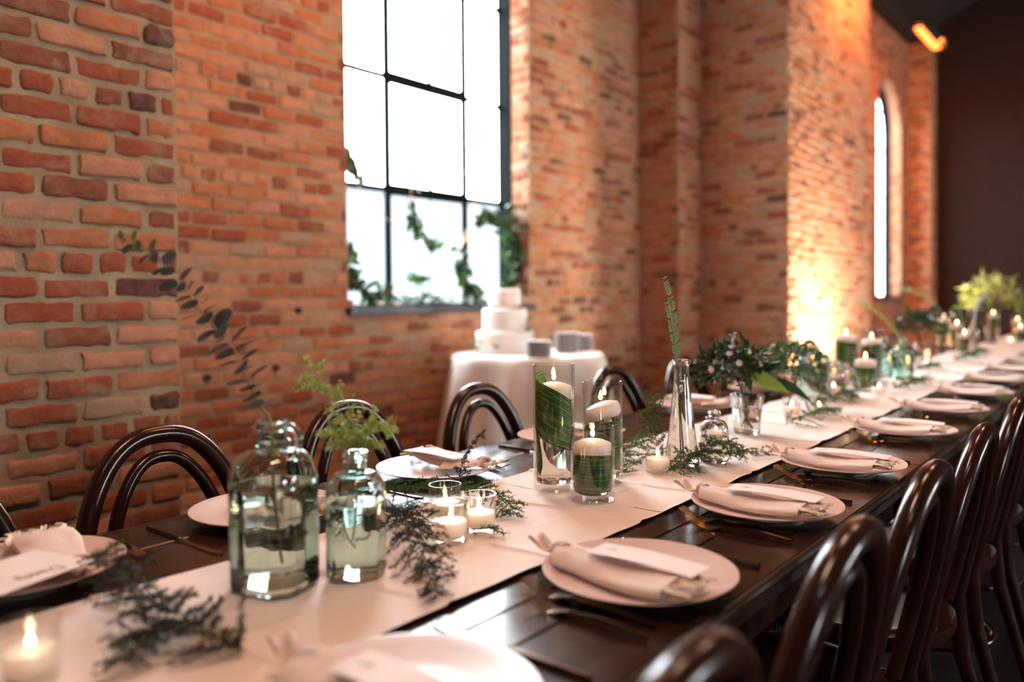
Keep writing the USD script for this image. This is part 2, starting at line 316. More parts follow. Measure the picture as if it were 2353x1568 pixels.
def brick_face(parent, O, ud, nd, u0, u1, z0, z1, hole=None, limit=300, fine=False, wts=None, tones=None):
    """lays courses on a face: u along ud, outward nd; the ones that show largest are parts, the rest one stuff part"""
    O, ud, nd = (np.array(a, float) for a in (O, ud, nd)); zd = np.array([0, 0, 1.0])
    out = []
    for c in range(int(z0 / COURSE), int(z1 / COURSE)):
        z = c * COURSE + 0.0065
        header = c % 7 == 3
        mod = MOD / 2 if header else MOD
        off = (0.0 if c % 2 else 0.5) * MOD + (0.25 * MOD if header else 0)
        edges = [u0] + [x for x in np.arange(math.floor(u0 / mod) * mod + off % mod, u1, mod) if u0 + 0.03 < x < u1 - 0.03] + [u1]
        for a, b in zip(edges[:-1], edges[1:]):
            segs = [(a, b)]
            if hole: segs = hole(a, b, z, z + BH)
            for sa, sb in segs:
                if sb - sa < 0.03: continue
                g = 0.0055 + rb.random() * 0.004 + (0.002 if fine else 0)
                L = sb - sa - 2 * g
                if L < 0.02: continue
                out.append((sa + g, z + rb.uniform(-.003, .003), L, BH - (.003 if fine else 0) + rb.uniform(-.005, .003), 0.004 + rb.random() ** 2 * 0.009))
    items = []
    for (u, z, L, h, pr) in out:
        cpt = O + ud * (u + L / 2) + zd * (z + h / 2) + nd * pr
        x, y, d = px_of(cpt)
        seen = d > 0 and -60 < x < 2413 and -60 < y < 1628
        items.append((-(abs((cpt - CAM) @ nd) / d ** 3 if seen else 0), u, z, L, h, pr))
    items.sort()
    bulk = {}
    for k, (s, u, z, L, h, pr) in enumerate(items):
        single = k < limit and s < 0
        v, f = brick_mesh(L, h, pr, rb, *((7, 4) if fine and single else (4, 2) if single else (2, 1)))
        w = O + (u + v[:, :1]) * ud + (z + v[:, 1:2]) * zd + v[:, 2:3] * nd
        if single: obj('brick', TM(w, f), 'brick_' + rb.choices([b[0] for b in BR], wts or WTS)[0], parent, smooth=50)
        else: bulk.setdefault(rb.choices([b[0] for b in BR], wts or WTS)[0], []).append(TM(w, f))
    if tones: bulk = {tones[0][6:]: sum(bulk.values(), [])}
    for tone in sorted(bulk): obj('brick_courses', cat(bulk[tone]), 'brick_' + tone, parent, kind='stuff')

def wall_thing(name, label): return thing(name, label, 'wall', kind='structure')
H_WALL = 6.05
# nearest pier, at the left edge of the view
PX, WX, SX = -2.5, -3.7, -3.31
p1 = wall_thing('brick_pier', 'nearest brick pier standing proud of the window wall at the far left')
obj('mortar', bx((WX - 0.17, -2.2, 0), (PX, 1.34, H_WALL)), 'mortar', p1)
brick_face(p1, (PX, 0, 0), (0, 1, 0), (1, 0, 0), 0.2, 1.343, 0, 2.7, limit=260, fine=True, wts=(6, 2.6, 2.4, 4, 1.6, 1.0))

# window wall between the piers
WY0, WY1, WZ0, WZS = 3.025, 4.77, 1.12, 4.0            # first window opening: sides, sill, springing of its arch
W2 = (14.25, 15.90, 1.14, 4.0)
def arch_poly(y0, y1, z0, zs, grow=0.0):
    r = (y1 - y0) / 2 + grow; c = (y0 + y1) / 2; t = np.linspace(0, PI, 25)
    return Polygon([(y0 - grow, z0 - grow), (y1 + grow, z0 - grow)] + [(c + r * math.cos(a), zs + r * 1.12 * math.sin(a)) for a in t])
def cut_by(poly):
    def f(a, b, za, zb):
        s = sbox(a, za, b, zb).difference(poly)
        if s.is_empty: return []
        gs = [g for g in getattr(s, 'geoms', [s]) if g.area > 0.3 * (g.bounds[2] - g.bounds[0]) * (zb - za) and g.bounds[3] - g.bounds[1] > 0.8 * (zb - za)]
        return [(g.bounds[0], g.bounds[2]) for g in gs]
    return f
def yz_slab(poly, x0, x1):
    m = trimesh.creation.extrude_polygon(poly, x1 - x0, engine='earcut')
    v = m.vertices.copy(); m.vertices = np.stack([x0 + v[:, 2], v[:, 0], v[:, 1]], 1); return m
wl = wall_thing('wall_left', 'long red brick wall with the tall steel windows')
o1, o2 = arch_poly(WY0, WY1, WZ0, WZS), arch_poly(*W2)
solid = sbox(-4.0, 0, 18.0, H_WALL).difference(o1).difference(o2)
obj('mortar', yz_slab(solid, WX - 0.175, WX), 'mortar_warm', wl)
brick_face(wl, (WX, 0, 0), (0, 1, 0), (1, 0, 0), 1.36, 6.43, 0, 4.1, hole=cut_by(o1), limit=300, wts=WARM)
brick_face(wl, (WX, 0, 0), (0, 1, 0), (1, 0, 0), 12.6, 16.45, 0.4, 6.0, hole=cut_by(o2), limit=0)
for (y_, z_) in ((2.67, 1.107), (2.12, .78), (2.52, .80)): obj('hole_shade_plug', tube([(WX - .02, y_, z_), (WX + .0175, y_, z_)], .018, 9), 'wick', wl)  # dark plugs painted for the shade inside putlog holes
jr = wall_thing('wall_reveal', 'brick reveal along the right side of the large window')
brick_face(jr, (WX - 0.17, WY1, 0), (1, 0, 0), (0, -1, 0), 0, 0.165, WZ0, 4.0, limit=60)
jr2 = wall_thing('wall_reveal', 'pale brick reveal beside the small arched window')
brick_face(jr2, (WX - 0.17, W2[1], 0), (1, 0, 0), (0, -1, 0), 0, 0.165, W2[2], 4.0, limit=0)

# second pier, stepped, lit by the floor lamp; and the third one far behind
p2 = wall_thing('brick_pier', 'broad stepped brick pier beyond the cake table, washed by a floor lamp')
obj('mortar', bx((WX - 0.1, 6.432, 0), (SX, 9.8, H_WALL)), 'mortar_warm', p2)
obj('mortar', bx((WX - 0.1, 6.877, 0), (PX, 9.37, H_WALL)), 'mortar_warm', p2)
brick_face(p2, (WX, 6.43, 0), (1, 0, 0), (0, -1, 0), 0.0, WX * -1 + SX, 0.3, 4.4, limit=60, wts=SPREAD)
brick_face(p2, (SX, 0, 0), (0, 1, 0), (1, 0, 0), 6.43, 6.87, 0.3, 4.4, limit=60, wts=SPREAD)
brick_face(p2, (SX, 6.875, 0), (1, 0, 0), (0, -1, 0), 0.0, PX - SX, 0.3, 4.4, limit=80, wts=SPREAD)
brick_face(p2, (PX, 0, 0), (0, 1, 0), (1, 0, 0), 6.875, 9.37, 0.4, 4.8, limit=90, wts=SPREAD)
p3 = wall_thing('brick_pier', 'farthest stepped brick pier next to the dark end wall')
obj('mortar', bx((WX - 0.1, 16.452, 0), (SX, 16.91, H_WALL)), 'mortar', p3)
brick_face(p3, (WX, 16.45, 0), (1, 0, 0), (0, -1, 0), 0.0, SX - WX, 0.4, 6.0, limit=0)
brick_face(p3, (SX, 0, 0), (0, 1, 0), (1, 0, 0), 16.45, 16.9, 0.4, 6.0, limit=0)
we = wall_thing('wall_end', 'brick end wall of the hall, shade put into its dark brick colour')
obj('mortar', bx((-4.2, 16.9, 0), (RW + .3, 17.1, 10.5)), 'mortar_shaded', we)
brick_face(we, (0, 16.9, 0), (1, 0, 0), (0, -1, 0), SX, 0.6, 0.3, 6.6, limit=0, tones=('brick_shaded',))

# right wall with its three tall windows, back wall, floor, roof
wr = wall_thing('wall_right', 'brick wall opposite the windows, outside the view')
sol = sbox(-4.0, 0, 18.0, H_WALL)
for ya, yb in RWIN: sol = sol.difference(sbox(ya, 1.0, yb, 3.1))
obj('mortar', yz_slab(sol, RW, RW + 0.2), 'brick_shaded', wr)  # unseen wall coloured near-black to cut bounced light
for i, (ya, yb) in enumerate(RWIN):
    w = thing('window_%d' % (i + 3), 'tall steel window in the right-hand wall', 'window', kind='structure')
    fr = [bx((RW + .05, ya, 1.0), (RW + .1, ya + .05, 3.1)), bx((RW + .05, yb - .05, 1.0), (RW + .1, yb, 3.1)), bx((RW + .05, ya, 1.2), (RW + .1, yb, 1.25)), bx((RW + .05, ya, 3.05), (RW + .1, yb, 3.1))]
    fr += [bx((RW + .06, ya, z), (RW + .09, yb, z + .03)) for z in (1.7, 2.4)] + [bx((RW + .06, ya + (yb - ya) * k, 1.2), (RW + .09, ya + (yb - ya) * k + .03, 3.1)) for k in (.33, .66)]
    obj('frame', cat(fr), 'iron', w); obj('pane', bx((RW + .072, ya, 1.2), (RW + .076, yb, 3.1)), 'window_glass', w)
obj('wall_back', bx((WX, -4.2, 0), (RW + .2, -4.0, 9)), 'brick_shaded', None, kind='structure', label='brick wall behind the viewer')  # near-black too, so this unseen wall returns little light
obj('floor', bx((-4.2, -4.2, -0.1), (RW + .2, 18.2, 0)), 'floor_dark', None, kind='structure', label='dark stained concrete floor of the hall')
RX = 3.65; RZ = 10.0
def roof_side(x0, x1, z0, z1):
    v = [(x0, -4.2, z0), (x1, -4.2, z1), (x1, 18.2, z1), (x0, 18.2, z0)]
    v += [(a, b, c + .12) for a, b, c in v]
    return TM(v, quads([[0, 1, 2, 3], [7, 6, 5, 4], [0, 3, 7, 4], [1, 5, 6, 2], [0, 4, 5, 1], [3, 2, 6, 7]]))
ce = thing('ceiling', 'dark timber pitched roof of the hall', 'ceiling', kind='structure')
obj('roof_deck', roof_side(WX - .2, RX, H_WALL - .15, RZ), 'roof_wood', ce); obj('roof_deck', roof_side(RX, RW + .2, RZ, H_WALL - .15), 'roof_wood', ce)
obj('eave_beam', bx((WX, -4, 5.86), (WX + .22, 18, 6.14), .01), 'roof_wood', ce)
for k, y in enumerate((2.0, 6.0, 10.0, 14.0)):
    obj('tie_beam', bx((WX, y - .1, 6.05), (RW, y + .1, 6.3), .01), 'roof_wood', ce)
    for s in (-1, 1):
        for q in range(1):
            obj('rafter', tube([(RX + s * 7.3, y, 6.1), (RX, y, RZ - .1)], .1, 4), 'roof_wood', ce)

# outside: pale building across the yard, and its ground
ob = thing('outside_building', 'pale low building across the yard, seen through the large window', 'building', kind='structure')
obj('facade', bx((-15, -6, 0), (-14, 30, 3.62)), 'outside_render', ob)
obj('parapet', bx((-15.05, -6, 3.62), (-13.95, 30, 3.74), .01), 'outside_render', ob)
obj('ground_outside', bx((-40, -30, -0.22), (-3.9, 45, -0.12)), 'outside_ground', None, kind='structure', label='pale yard outside the windows')

# ------------------------------------------------------------------ windows of the left wall
def steel_window(idx, label, y0, y1, z0, zs, cols, rails, thick_col, xg=-3.99):
    w = thing('window_%d' % idx, label, 'window', kind='structure')
    r = (y1 - y0) / 2; c = (y0 + y1) / 2
    outer, inner = arch_poly(y0, y1, z0, zs, 0.07), arch_poly(y0, y1, z0, zs, -0.012)
    obj('frame', yz_slab(outer.difference(inner), xg - .01, WX - 0.172), 'iron', w)
    top = lambda y: zs + 1.12 * r * math.sqrt(max(0, 1 - ((y - c) / r) ** 2))
    for y in cols: obj('mullion', bx((xg - .012, y - .022, z0), (xg + .022, y + .022, top(y)), .004), 'iron', w)
    ed = [y0] + list(cols) + [y1]
    for k, z in enumerate(rails):
        for j in range(len(ed) - 1):
            a, b = ed[j] + .0, ed[j + 1]
            if z > zs: h = math.sqrt(max(0, 1 - ((z - zs) / (1.12 * r)) ** 2)) * r; a, b = max(a, c - h), min(b, c + h)
            if b <= a: continue
            if j == thick_col and k < 3:
                obj('vent_rail', bx((xg - .012, a, z - .034), (xg + .03, b, z + .034), .004), 'iron', w)
                obj('latch', cat([bx((xg + .02, (a + b) / 2 - .012, z + .01), (xg + .045, (a + b) / 2 + .012, z + .085), .004), bx((xg + .03, (a + b) / 2 - .02, z - .02), (xg + .06, (a + b) / 2 + .02, z + .02), .004)]), 'iron', w)
            else:
                obj('muntin', bx((xg - .01, a, z - .017), (xg + .014, b, z + .017), .002), 'iron', w)
    zz = [z0] + list(rails)
    for k in range(len(zz)):
        za = zz[k]; zb = zz[k + 1] if k + 1 < len(zz) else zs + 1.2 * r
        for j in range(len(ed) - 1):
            g = sbox(ed[j], za, ed[j + 1], zb).intersection(arch_poly(y0, y1, z0, zs))
            if g.is_empty or g.geom_type != 'Polygon': continue
            obj('pane', yz_slab(g, xg - .003, xg + .001), 'window_glass', w)
    obj('sill', bx((xg - .02, y0 - .02, z0 - .05), (WX + .045, y1 + .02, z0), .006), 'sill_paint', w)
    return w
w1 = steel_window(1, 'large multi-pane steel window hung with greenery hoops', WY0, WY1, WZ0, WZS, (3.60, 4.355), (1.895, 2.64, 3.385, 4.13), 1)
for y in (3.86, 4.08): obj('window_bar', tube([(-4.07, y, 1.1), (-4.07, y, 2.62)], .008, 6), 'outside_render', w1, label='pale upright bar outside the middle panes')
steel_window(2, 'narrow-looking arched steel window far down the wall', W2[0], W2[1], W2[2], W2[3], (14.8, 15.35), (2.04, 2.93, 3.80, 4.5), 9)

# ------------------------------------------------------------------ heaters and floor lamps
def heater(loc, label, group=None):
    h = thing('radiant_heater', label, 'heater', loc, group='radiant heaters under the roof')
    L = 1.2
    sec = [(-.11, .06), (-.075, -.02), (-.06, -.02), (-.03, .045), (.03, .045), (.06, -.02), (.075, -.02), (.11, .06), (.07, .10), (-.07, .10)]
    m = trimesh.creation.extrude_polygon(Polygon(sec), L, engine='earcut'); v = m.vertices.copy()
    m.vertices = np.stack([v[:, 0], v[:, 2] - L / 2, v[:, 1]], 1); m.invert()
    obj('housing', m, 'black_metal', h)
    for k in range(10):
        y = -.54 + k * .12
        obj('element', tube([(-.052, y, 0.0), (-.05, y, .004), (.05, y, .004), (.052, y, 0.0)], .034 if k not in (0, 9) else .02, 10), 'heater_glow', h, smooth=50)
    for y in (-.4, .4): obj('hanger', tube([(0, y, .1), (0, y, 2.3)], .012, 6), 'black_metal', h)
    return h
h1 = heater((-2.45, 12.0, 4.63), 'glowing orange radiant heater hung under the roof at the far end')
rect_light('/World/heater_light_1', (-2.45, 12.0, 4.52), (-.3, .55, -.8), (0, 1, 0), 0.25, 1.1, (1.0, 0.27, 0.04), 420)
# further heaters of the same row, nearer than the frame shows
for i, y in enumerate((2.4, 8.4)):
    dup(h1, (-2.15, y, 4.63), label='radiant heater of the same row, %s to the camera, above the frame' % ('nearest' if i == 0 else 'next nearest'))
    rect_light('/World/heater_light_%d' % (i + 2), (-2.15, y, 4.52), ((-.6, -.15, -.8), (-.6, .2, -.8))[i], (0, 1, 0), 0.25, 1.1, (1.0, 0.34, 0.07), (46, 60)[i])
# and the row over the aisle edge of the table
for i, (y, wh) in enumerate(((0.3, 'nearest'), (3.0, 'second'), (6.2, 'third'))):
    dup(h1, (-0.15, y, 4.5), label='radiant heater over the table edge, %s to the camera, above the frame' % wh, group='radiant heaters over the table')
    rect_light('/World/table_heater_light_%d' % (i + 1), (-0.15, y, 4.4), (-.12, .03, -1), (0, 1, 0), 0.25, 1.1, (1.0, 0.63, 0.44), (50, 33, 33)[i], 38)
def uplight(loc, label, rad, cone, aim=(180, -10, 0)):
    u = thing('floor_lamp', label, 'floor lamp', loc)
    obj('housing', lathe([(0, 0), (.09, 0), (.10, .02), (.10, .16), (.085, .17), (.085, .13), (0, .13)], 20), 'black_metal', u, smooth=40)
    obj('lens', lathe([(0, .135), (.08, .135), (.08, .145), (0, .145)], 20), 'lamp_glow', u)
    d = UsdLux.DiskLight.Define(stage, u.GetPath().AppendChild('bulb').pathString)
    d.CreateRadiusAttr(.07); d.CreateColorAttr(Gf.Vec3f(1.0, .84, .67)); d.CreateIntensityAttr(rad)
    UsdLux.ShapingAPI.Apply(d.GetPrim()).CreateShapingConeAngleAttr(cone); UsdLux.ShapingAPI(d.GetPrim()).CreateShapingConeSoftnessAttr(.6)
    UsdGeom.Xformable(d).AddTranslateOp().Set(Gf.Vec3d(0, 0, .175)); UsdGeom.Xformable(d).AddRotateXYZOp().Set(Gf.Vec3f(*aim))
    return u
uplight((-1.97, 7.45, 0), 'small black floor lamp washing light up the broad brick pier', 5200, 14, (180, -12.5, 0))

# ------------------------------------------------------------------ the long table
T = 0.76
TX0, TX1, TY0, TY1 = -1.447, -0.440, -0.35, 11.9
tb = thing('dining_table', 'long dark-stained plank banquet table running down the hall', 'table')
segs = [(-0.35, 2.09), (2.09, 4.53), (4.53, 6.97), (6.97, 9.41), (9.41, 11.85)]
bxs = [TX0, -1.30, -1.13, -0.965, -0.81, -0.66, -0.584, TX1]
for si, (ya, yb) in enumerate(segs):
    for k in range(len(bxs) - 1):
        m = bx((bxs[k] + .0012, ya + .001, T - .038), (bxs[k + 1] - .0012, yb - .001, T + rb.uniform(-.0006, .0006)), .0022)
        m.apply_translation((0, -ya, 0)); p = obj('plank', m, 'table_wood' if rb.random() < .6 else 'table_wood_worn', tb); xf(p, (0, ya, 0))
    for x in (TX0 + .05, TX1 - .075): obj('apron', bx((x, ya + .05, T - .13), (x + .025, yb - .05, T - .04), .003), 'table_wood', tb)
    for x in (TX0 + .40, TX1 - .40):
        for y in (ya + .05, yb - .05): obj('leg', bx((x - .04, y - .04, 0), (x + .04, y + .04, T - .04), .006), 'table_wood', tb)
for x in (TX0 + .006, TX1 - .006):
    for ya, yb in segs:
        p = obj('edge_strip', tube([(0, ya + .002, T - .012), (0, yb - .002, T - .012)], .0115, 16), 'table_edge', tb, smooth=60); xf(p, (x, 0, 0))
        obj('edge_board', bx((x - .006, ya + .002, T - .040), (x + .006, yb - .002, T - .012), .002), 'table_edge', tb)

# paper runner: lengths of creased paper laid end to end
RT = T + .0018
rn = thing('table_runner', 'creased blush paper runner laid along the middle of the long table', 'table runner')
def runner_mesh(y0, y1, x0, x1, seed, lift=0.0):
    nx, ny = 64, int((y1 - y0) / (.004 if y0 < 2 else .009))
    X, Y = np.meshgrid(np.linspace(0, 1, nx), np.linspace(y0, y1, ny), indexing='ij')
    wob = lambda o: .006 * (meshkit.noise(np.stack([Y[0] * 2.2, Y[0] * 0 + o, Y[0] * 0], -1), seed) - .5) + .004 * (meshkit.noise(np.stack([Y[0] * 14, Y[0] * 0 + o, Y[0] * 0], -1), seed) - .5)
    xa, xb = x0 + wob(1.5), x1 + wob(9.5)
    XX = xa + (xb - xa) * X
    P = np.stack([XX * 5, Y * 5, X * 0], -1)
    Z = .004 * np.clip(meshkit.fbm(P, 3, seed) - .42, 0, 1) + .0022 * meshkit.noise(np.stack([XX * 22, Y * 9, X * 0], -1), seed + 3)
    for c in np.arange(math.ceil(y0 / .245) * .245, y1, .245):              # cross creases
        cc = c + .012 * math.sin(c * 31); dd = Y - cc - .05 * (X - .5) - .004 * np.sin(X * 9 + c * 7); Z += np.where(dd > 0, .0042 * np.exp(-np.maximum(dd, 0) / .035), .0042 * np.exp(-np.abs(dd) / .0035))
    for c, a in ((.33, .0028), (.66, .0032)): e = (X - c - .012 * np.sin(Y * 2.1)) * abs(x1 - x0); Z += np.where(e > 0, a * np.exp(-np.maximum(e, 0) / .03), a * np.exp(-np.abs(e) / .004))   # long creases
    Z[0] += .0025 * meshkit.noise(np.stack([Y[0] * 16, Y[0] * 0, Y[0] * 0], -1), 4); Z[-1] += .004 * meshkit.noise(np.stack([Y[0] * 13, Y[0] * 0, Y[0] * 0], -1), 5)
    Z += RT + lift
    ix = np.arange(nx * ny).reshape(nx, ny)
    f = quads(np.stack([ix[:-1, :-1], ix[1:, :-1], ix[1:, 1:], ix[:-1, 1:]], -1).reshape(-1, 4))
    top = np.stack([XX, Y, Z], -1).reshape(-1, 3); bot = top - [0, 0, .0006]
    n = len(top); ring = np.r_[ix[:, 0], ix[-1, 1:], ix[-2::-1, -1], ix[0, -2:0:-1]]; r2 = np.roll(ring, -1)
    return TM(np.vstack([top, bot]), np.vstack([f, f[:, ::-1] + n, quads(np.stack([ring, ring + n, r2 + n, r2], 1))]))
RX0, RX1 = -1.125, -0.722
for k, (ya, yb, a, b) in enumerate([(-.3, 1.36, RX0, RX1), (1.33, 3.4, RX0 - .01, RX1 + .004), (3.37, 7.0, RX0 - .005, RX1), (6.97, 11.6, RX0, RX1)]):
    obj('paper_length', runner_mesh(ya, yb, a, b, 11 + k, .0007 * (k % 2)), 'runner_paper', rn, smooth=True)
SURF = RT + .0055                                       # where things on the runner stand

# ------------------------------------------------------------------ bentwood chairs
def chair_proto(label, loc, rotz):
    c = thing('bentwood_chair', label, 'chair', loc, rotz)
    # local: sitter faces +x, back hoop at x = -0.235 (top), seat centre at 0
    def hoop(w, top, zb, xb, xt, rx, n=40, splay=0.0):
        pts = []
        for t in np.linspace(0, 1, n):
            a = PI * t
            pts.append((math.cos(a), math.sin(a)))
        pts = np.array(pts)
        y = w * np.sign(pts[:, 0]) * np.abs(pts[:, 0]) ** .82
        hgt = top - zb; z = zb + hgt * pts[:, 1] ** .78
        x = xb + (xt - xb) * (z - zb) / hgt
        return np.stack([x, y, z], 1)
    H = hoop(.185, .878, .46, -.175, -.262, 0)
    H[:, 1] *= 1 + .045 * np.sin(PI * np.clip((H[:, 2] - .46) / .42, 0, 1))
    leg = lambda s: np.array([(-.275, s * .198, 0), (-.235, s * .194, .15), (-.19, s * .188, .32)])
    full = np.vstack([leg(1), H, leg(-1)[::-1]])
    zz = full[:, 2]
    rad = np.where(zz < .46, .0125 + .0075 * zz / .46, .0200)
    obj('back_hoop', tube(full, rad, 14), 'chair_wood', c, smooth=60)
    I = hoop(.118, .832, .47, -.17, -.250, 0)
    I[:, 1] *= 1 + .16 * np.sin(PI * np.clip((I[:, 2] - .47) / .36, 0, 1))
    obj('inner_hoop', tube(I, .0142, 12), 'chair_wood', c, smooth=60)
    obj('seat_ring', lathe([(.168, .430), (.200, .428), (.208, .440), (.208, .462), (.198, .468), (.170, .466)], 44), 'chair_wood', c, smooth=50)
    obj('seat', lathe([(0, .444), (.172, .444), (.172, .464), (.15, .461), (0, .456)], 36), 'chair_seat', c, smooth=50)
    for s in (-1, 1):
        obj('front_leg', tube(spline([(.15, s * .135, .45), (.17, s * .15, .3), (.2, s * .17, .1), (.215, s * .178, 0)], 10), np.linspace(.0175, .0115, 10), 12), 'chair_wood', c, smooth=60)
    t = np.linspace(0, 2 * PI, 33)[:-1]
    obj('leg_ring', tube(np.stack([-.015 + .185 * np.cos(t), .172 * np.sin(t), t * 0 + .235], 1), .0095, 10, closed=True), 'chair_wood', c, smooth=60)
    return c
LY = [0.385, 0.86, 1.375, 1.90, 2.70, 3.30, 3.85, 4.4, 5.0]
RY = [0.12, 0.57, 1.005, 1.44, 1.92, 2.48, 3.03, 3.6]
ordn = ['nearest', 'second', 'third', 'fourth', 'fifth', 'sixth', 'seventh', 'eighth', 'ninth', 'tenth', 'eleventh', 'twelfth']
XL, XR = -1.43, -0.545                                  # chair seat centres
c0 = chair_proto('dark bentwood chair, partly out of frame at the left edge', (XL, LY[0], 0), 0)
for k, y in enumerate(LY[1:]):
    lab = ['dark bentwood chair with double hoop back in front of the nearest brick pier', 'dark bentwood chair behind the sprig of light green fern', 'dark bentwood chair in front of the white cake table',
           'dark bentwood chair just right of the glass candle vases', 'dark bentwood chair seen behind the tall fern bottle'][k] if k < 5 else 'dark bentwood chair on the wall side, %s from the camera' % ordn[k + 1]
    dup(c0, (XL, y, 0), rb.uniform(-.03, .03), label=lab, group='bentwood chairs on the wall side')
for k, y in enumerate(RY):
    lab = ['dark bentwood chair at the bottom right corner, closest to the camera', 'dark bentwood chair whose rounded back shows at the bottom edge'][k] if k < 2 else 'dark bentwood chair on the aisle side, %s in the row from the camera' % ordn[k]
    dup(c0, (XR, y, 0), PI + rb.uniform(-.008, .008), label=lab, group='bentwood chairs on the aisle side')
tag(c0, group='bentwood chairs on the wall side')

# ------------------------------------------------------------------ place settings
PLZ = T + .0015
plate_prof = [(0, .006), (.060, .006), (.0625, .0005), (.068, .0005), (.070, .0062), (.090, .0105), (.118, .0165), (.134, .0205), (.1375, .0222), (.1375, .0238), (.134, .0238), (.118, .0200), (.088, .0136), (.066, .0102), (0, .0095)]
def plate_proto(label, loc):
    p = thing('dinner_plate', label, 'plate', loc)
    obj('dish', lathe(plate_prof[3:], 72), 'plate_glaze', p, smooth=60)
    obj('foot', lathe([(.0, .0066), (.060, .0066), (.0605, .0), (.0685, .0), (.0705, .0072), (.066, .0078), (0, .008)], 60), 'plate_foot', p, smooth=45)
    return p
def strip(path, width, thick, nw=8, wav=None, seed=0):
    """a soft strip: path (n x 3) centre line, width along local y, with rounded thickness; wav(t, s) adds height"""
    p = np.asarray(path, float); n = len(p)
    s = np.linspace(-1, 1, nw); t = np.linspace(0, 1, n)
    w = width(t) if callable(width) else np.full(n, width)
    top = np.zeros((n, nw, 3)); bot = np.zeros((n, nw, 3))
    d = np.gradient(p, axis=0); d[:, 2] = 0; d /= np.linalg.norm(d, axis=1, keepdims=True); side = np.stack([-d[:, 1], d[:, 0], d[:, 0] * 0], 1)
    for j in range(nw):
        base = p + side * (s[j] * w / 2)[:, None]
        h = thick * math.sqrt(max(.06, 1 - s[j] ** 2 * .9))
        z = np.array([wav(a, s[j]) for a in t]) if wav else 0
        top[:, j] = base + np.stack([t * 0, t * 0, h + z + t * 0], 1); bot[:, j] = base + np.stack([t * 0, t * 0, z * .35 + t * 0], 1)
    ix = np.arange(n * nw).reshape(n, nw); f = quads(np.stack([ix[:-1, :-1], ix[1:, :-1], ix[1:, 1:], ix[:-1, 1:]], -1).reshape(-1, 4))
    N = n * nw; ring = np.r_[ix[:, 0], ix[-1, 1:], ix[-2::-1, -1], ix[0, -2:0:-1]]; r2 = np.roll(ring, -1)
    return TM(np.vstack([top.reshape(-1, 3), bot.reshape(-1, 3)]), np.vstack([f, f[:, ::-1] + N, quads(np.stack([ring, ring + N, r2 + N, r2], 1))]))
# local frame of a setting: +x towards the diner (outer table edge), origin at the plate centre on the table top
def napkin_proto(label, loc, rotz, seed=1):
    n = thing('napkin', label, 'napkin', loc, rotz)
    x = np.linspace(-.108, .090, 30); t = (x + .108) / .198
    path = np.stack([x, -.047 + .010 * np.sin(t * 5),   .0190 + .0105 * (2 * t - 1) ** 2], 1)
    obj('folded_cloth', strip(path, lambda t: .072 + .02 * t, .013, 12, lambda a, s: .006 * meshkit.noise(np.array([a * 5, s * 2.2 + 5, seed * 3.1])) + .004 * s * (1 - a)), 'napkin_cloth', n, smooth=60)
    x2 = np.linspace(-.160, -.112, 14); t2 = np.linspace(0, 1, 14)
    tail = np.stack([x2, -.040 + .010 * (1 - t2) ** 2, .0290 + .013 * (1 - t2) ** 1.6], 1)
    obj('tail', strip(tail, lambda t: .036 - .02 * t, .004, 9, lambda a, s: .005 * math.sin(s * 5) * (1 - a) + .004 * math.sin(a * 9)), 'napkin_cloth', n, smooth=60)
    x3 = np.linspace(-.118, -.03, 16); t3 = np.linspace(0, 1, 16)
    flap = np.stack([x3, -.018 + .016 * t3, .033 - .006 * t3], 1)
    obj('flap', strip(flap, lambda t: .02 + .06 * t, .004, 9, lambda a, s: .005 * math.sin(s * 4 + 1) * a), 'napkin_cloth', n, smooth=60)
    a = np.linspace(0, 2 * PI, 20)[:-1]
    for k in range(3):
        obj('tie', tube(np.stack([-.112 + k * .004 + .002 * np.sin(a * 2), -.042 + .017 * np.cos(a), .0365 + .011 * np.sin(a)], 1), .0021, 6, closed=True), 'ribbon', n, smooth=60)
    # gathered lace at the outer end
    q = np.random.default_rng(seed); ms = []
    for k in range(14):
        y0 = -.090 + k * .0063; z0 = .0315 + .003 * math.sin(k * 1.9); xs = np.linspace(.084, .118 + .008 * q.random(), 7)
        pts = np.stack([xs, y0 + .004 * np.sin(xs * 160 + k), z0 + .004 * np.sin((xs - .084) * 70 + k) + .05 * (xs - .084) + (.0 if k % 2 else .004)], 1)
        ms.append(strip(pts, .0085, .0018, 4, lambda a, s: .0022 * math.sin(s * 3 + k)))
    obj('lace_edge', cat(ms), 'lace', n, smooth=60)
    return n
def stroke(pts, w=.0011, z=.0006):
    p = np.array(pts, float); p = spline(p, max(8, len(p) * 5)) if len(p) > 2 else p
    d = np.gradient(p, axis=0); nrm = np.stack([-d[:, 1], d[:, 0]], 1); nrm /= np.linalg.norm(nrm, axis=1, keepdims=True) + 1e-12
    a = p + nrm * w / 2; b = p - nrm * w / 2; n = len(p)
    v = np.vstack([np.c_[a, np.full(n, z)], np.c_[b, np.full(n, z)], np.c_[a, np.full(n, z + .0002)], np.c_[b, np.full(n, z + .0002)]])
    i = np.arange(n - 1)
    return TM(v, np.vstack([quads(np.stack([i + 2 * n, i + 3 * n, i + 3 * n + 1, i + 2 * n + 1], 1)), quads(np.stack([i, i + 1, i + n + 1, i + n], 1))]))
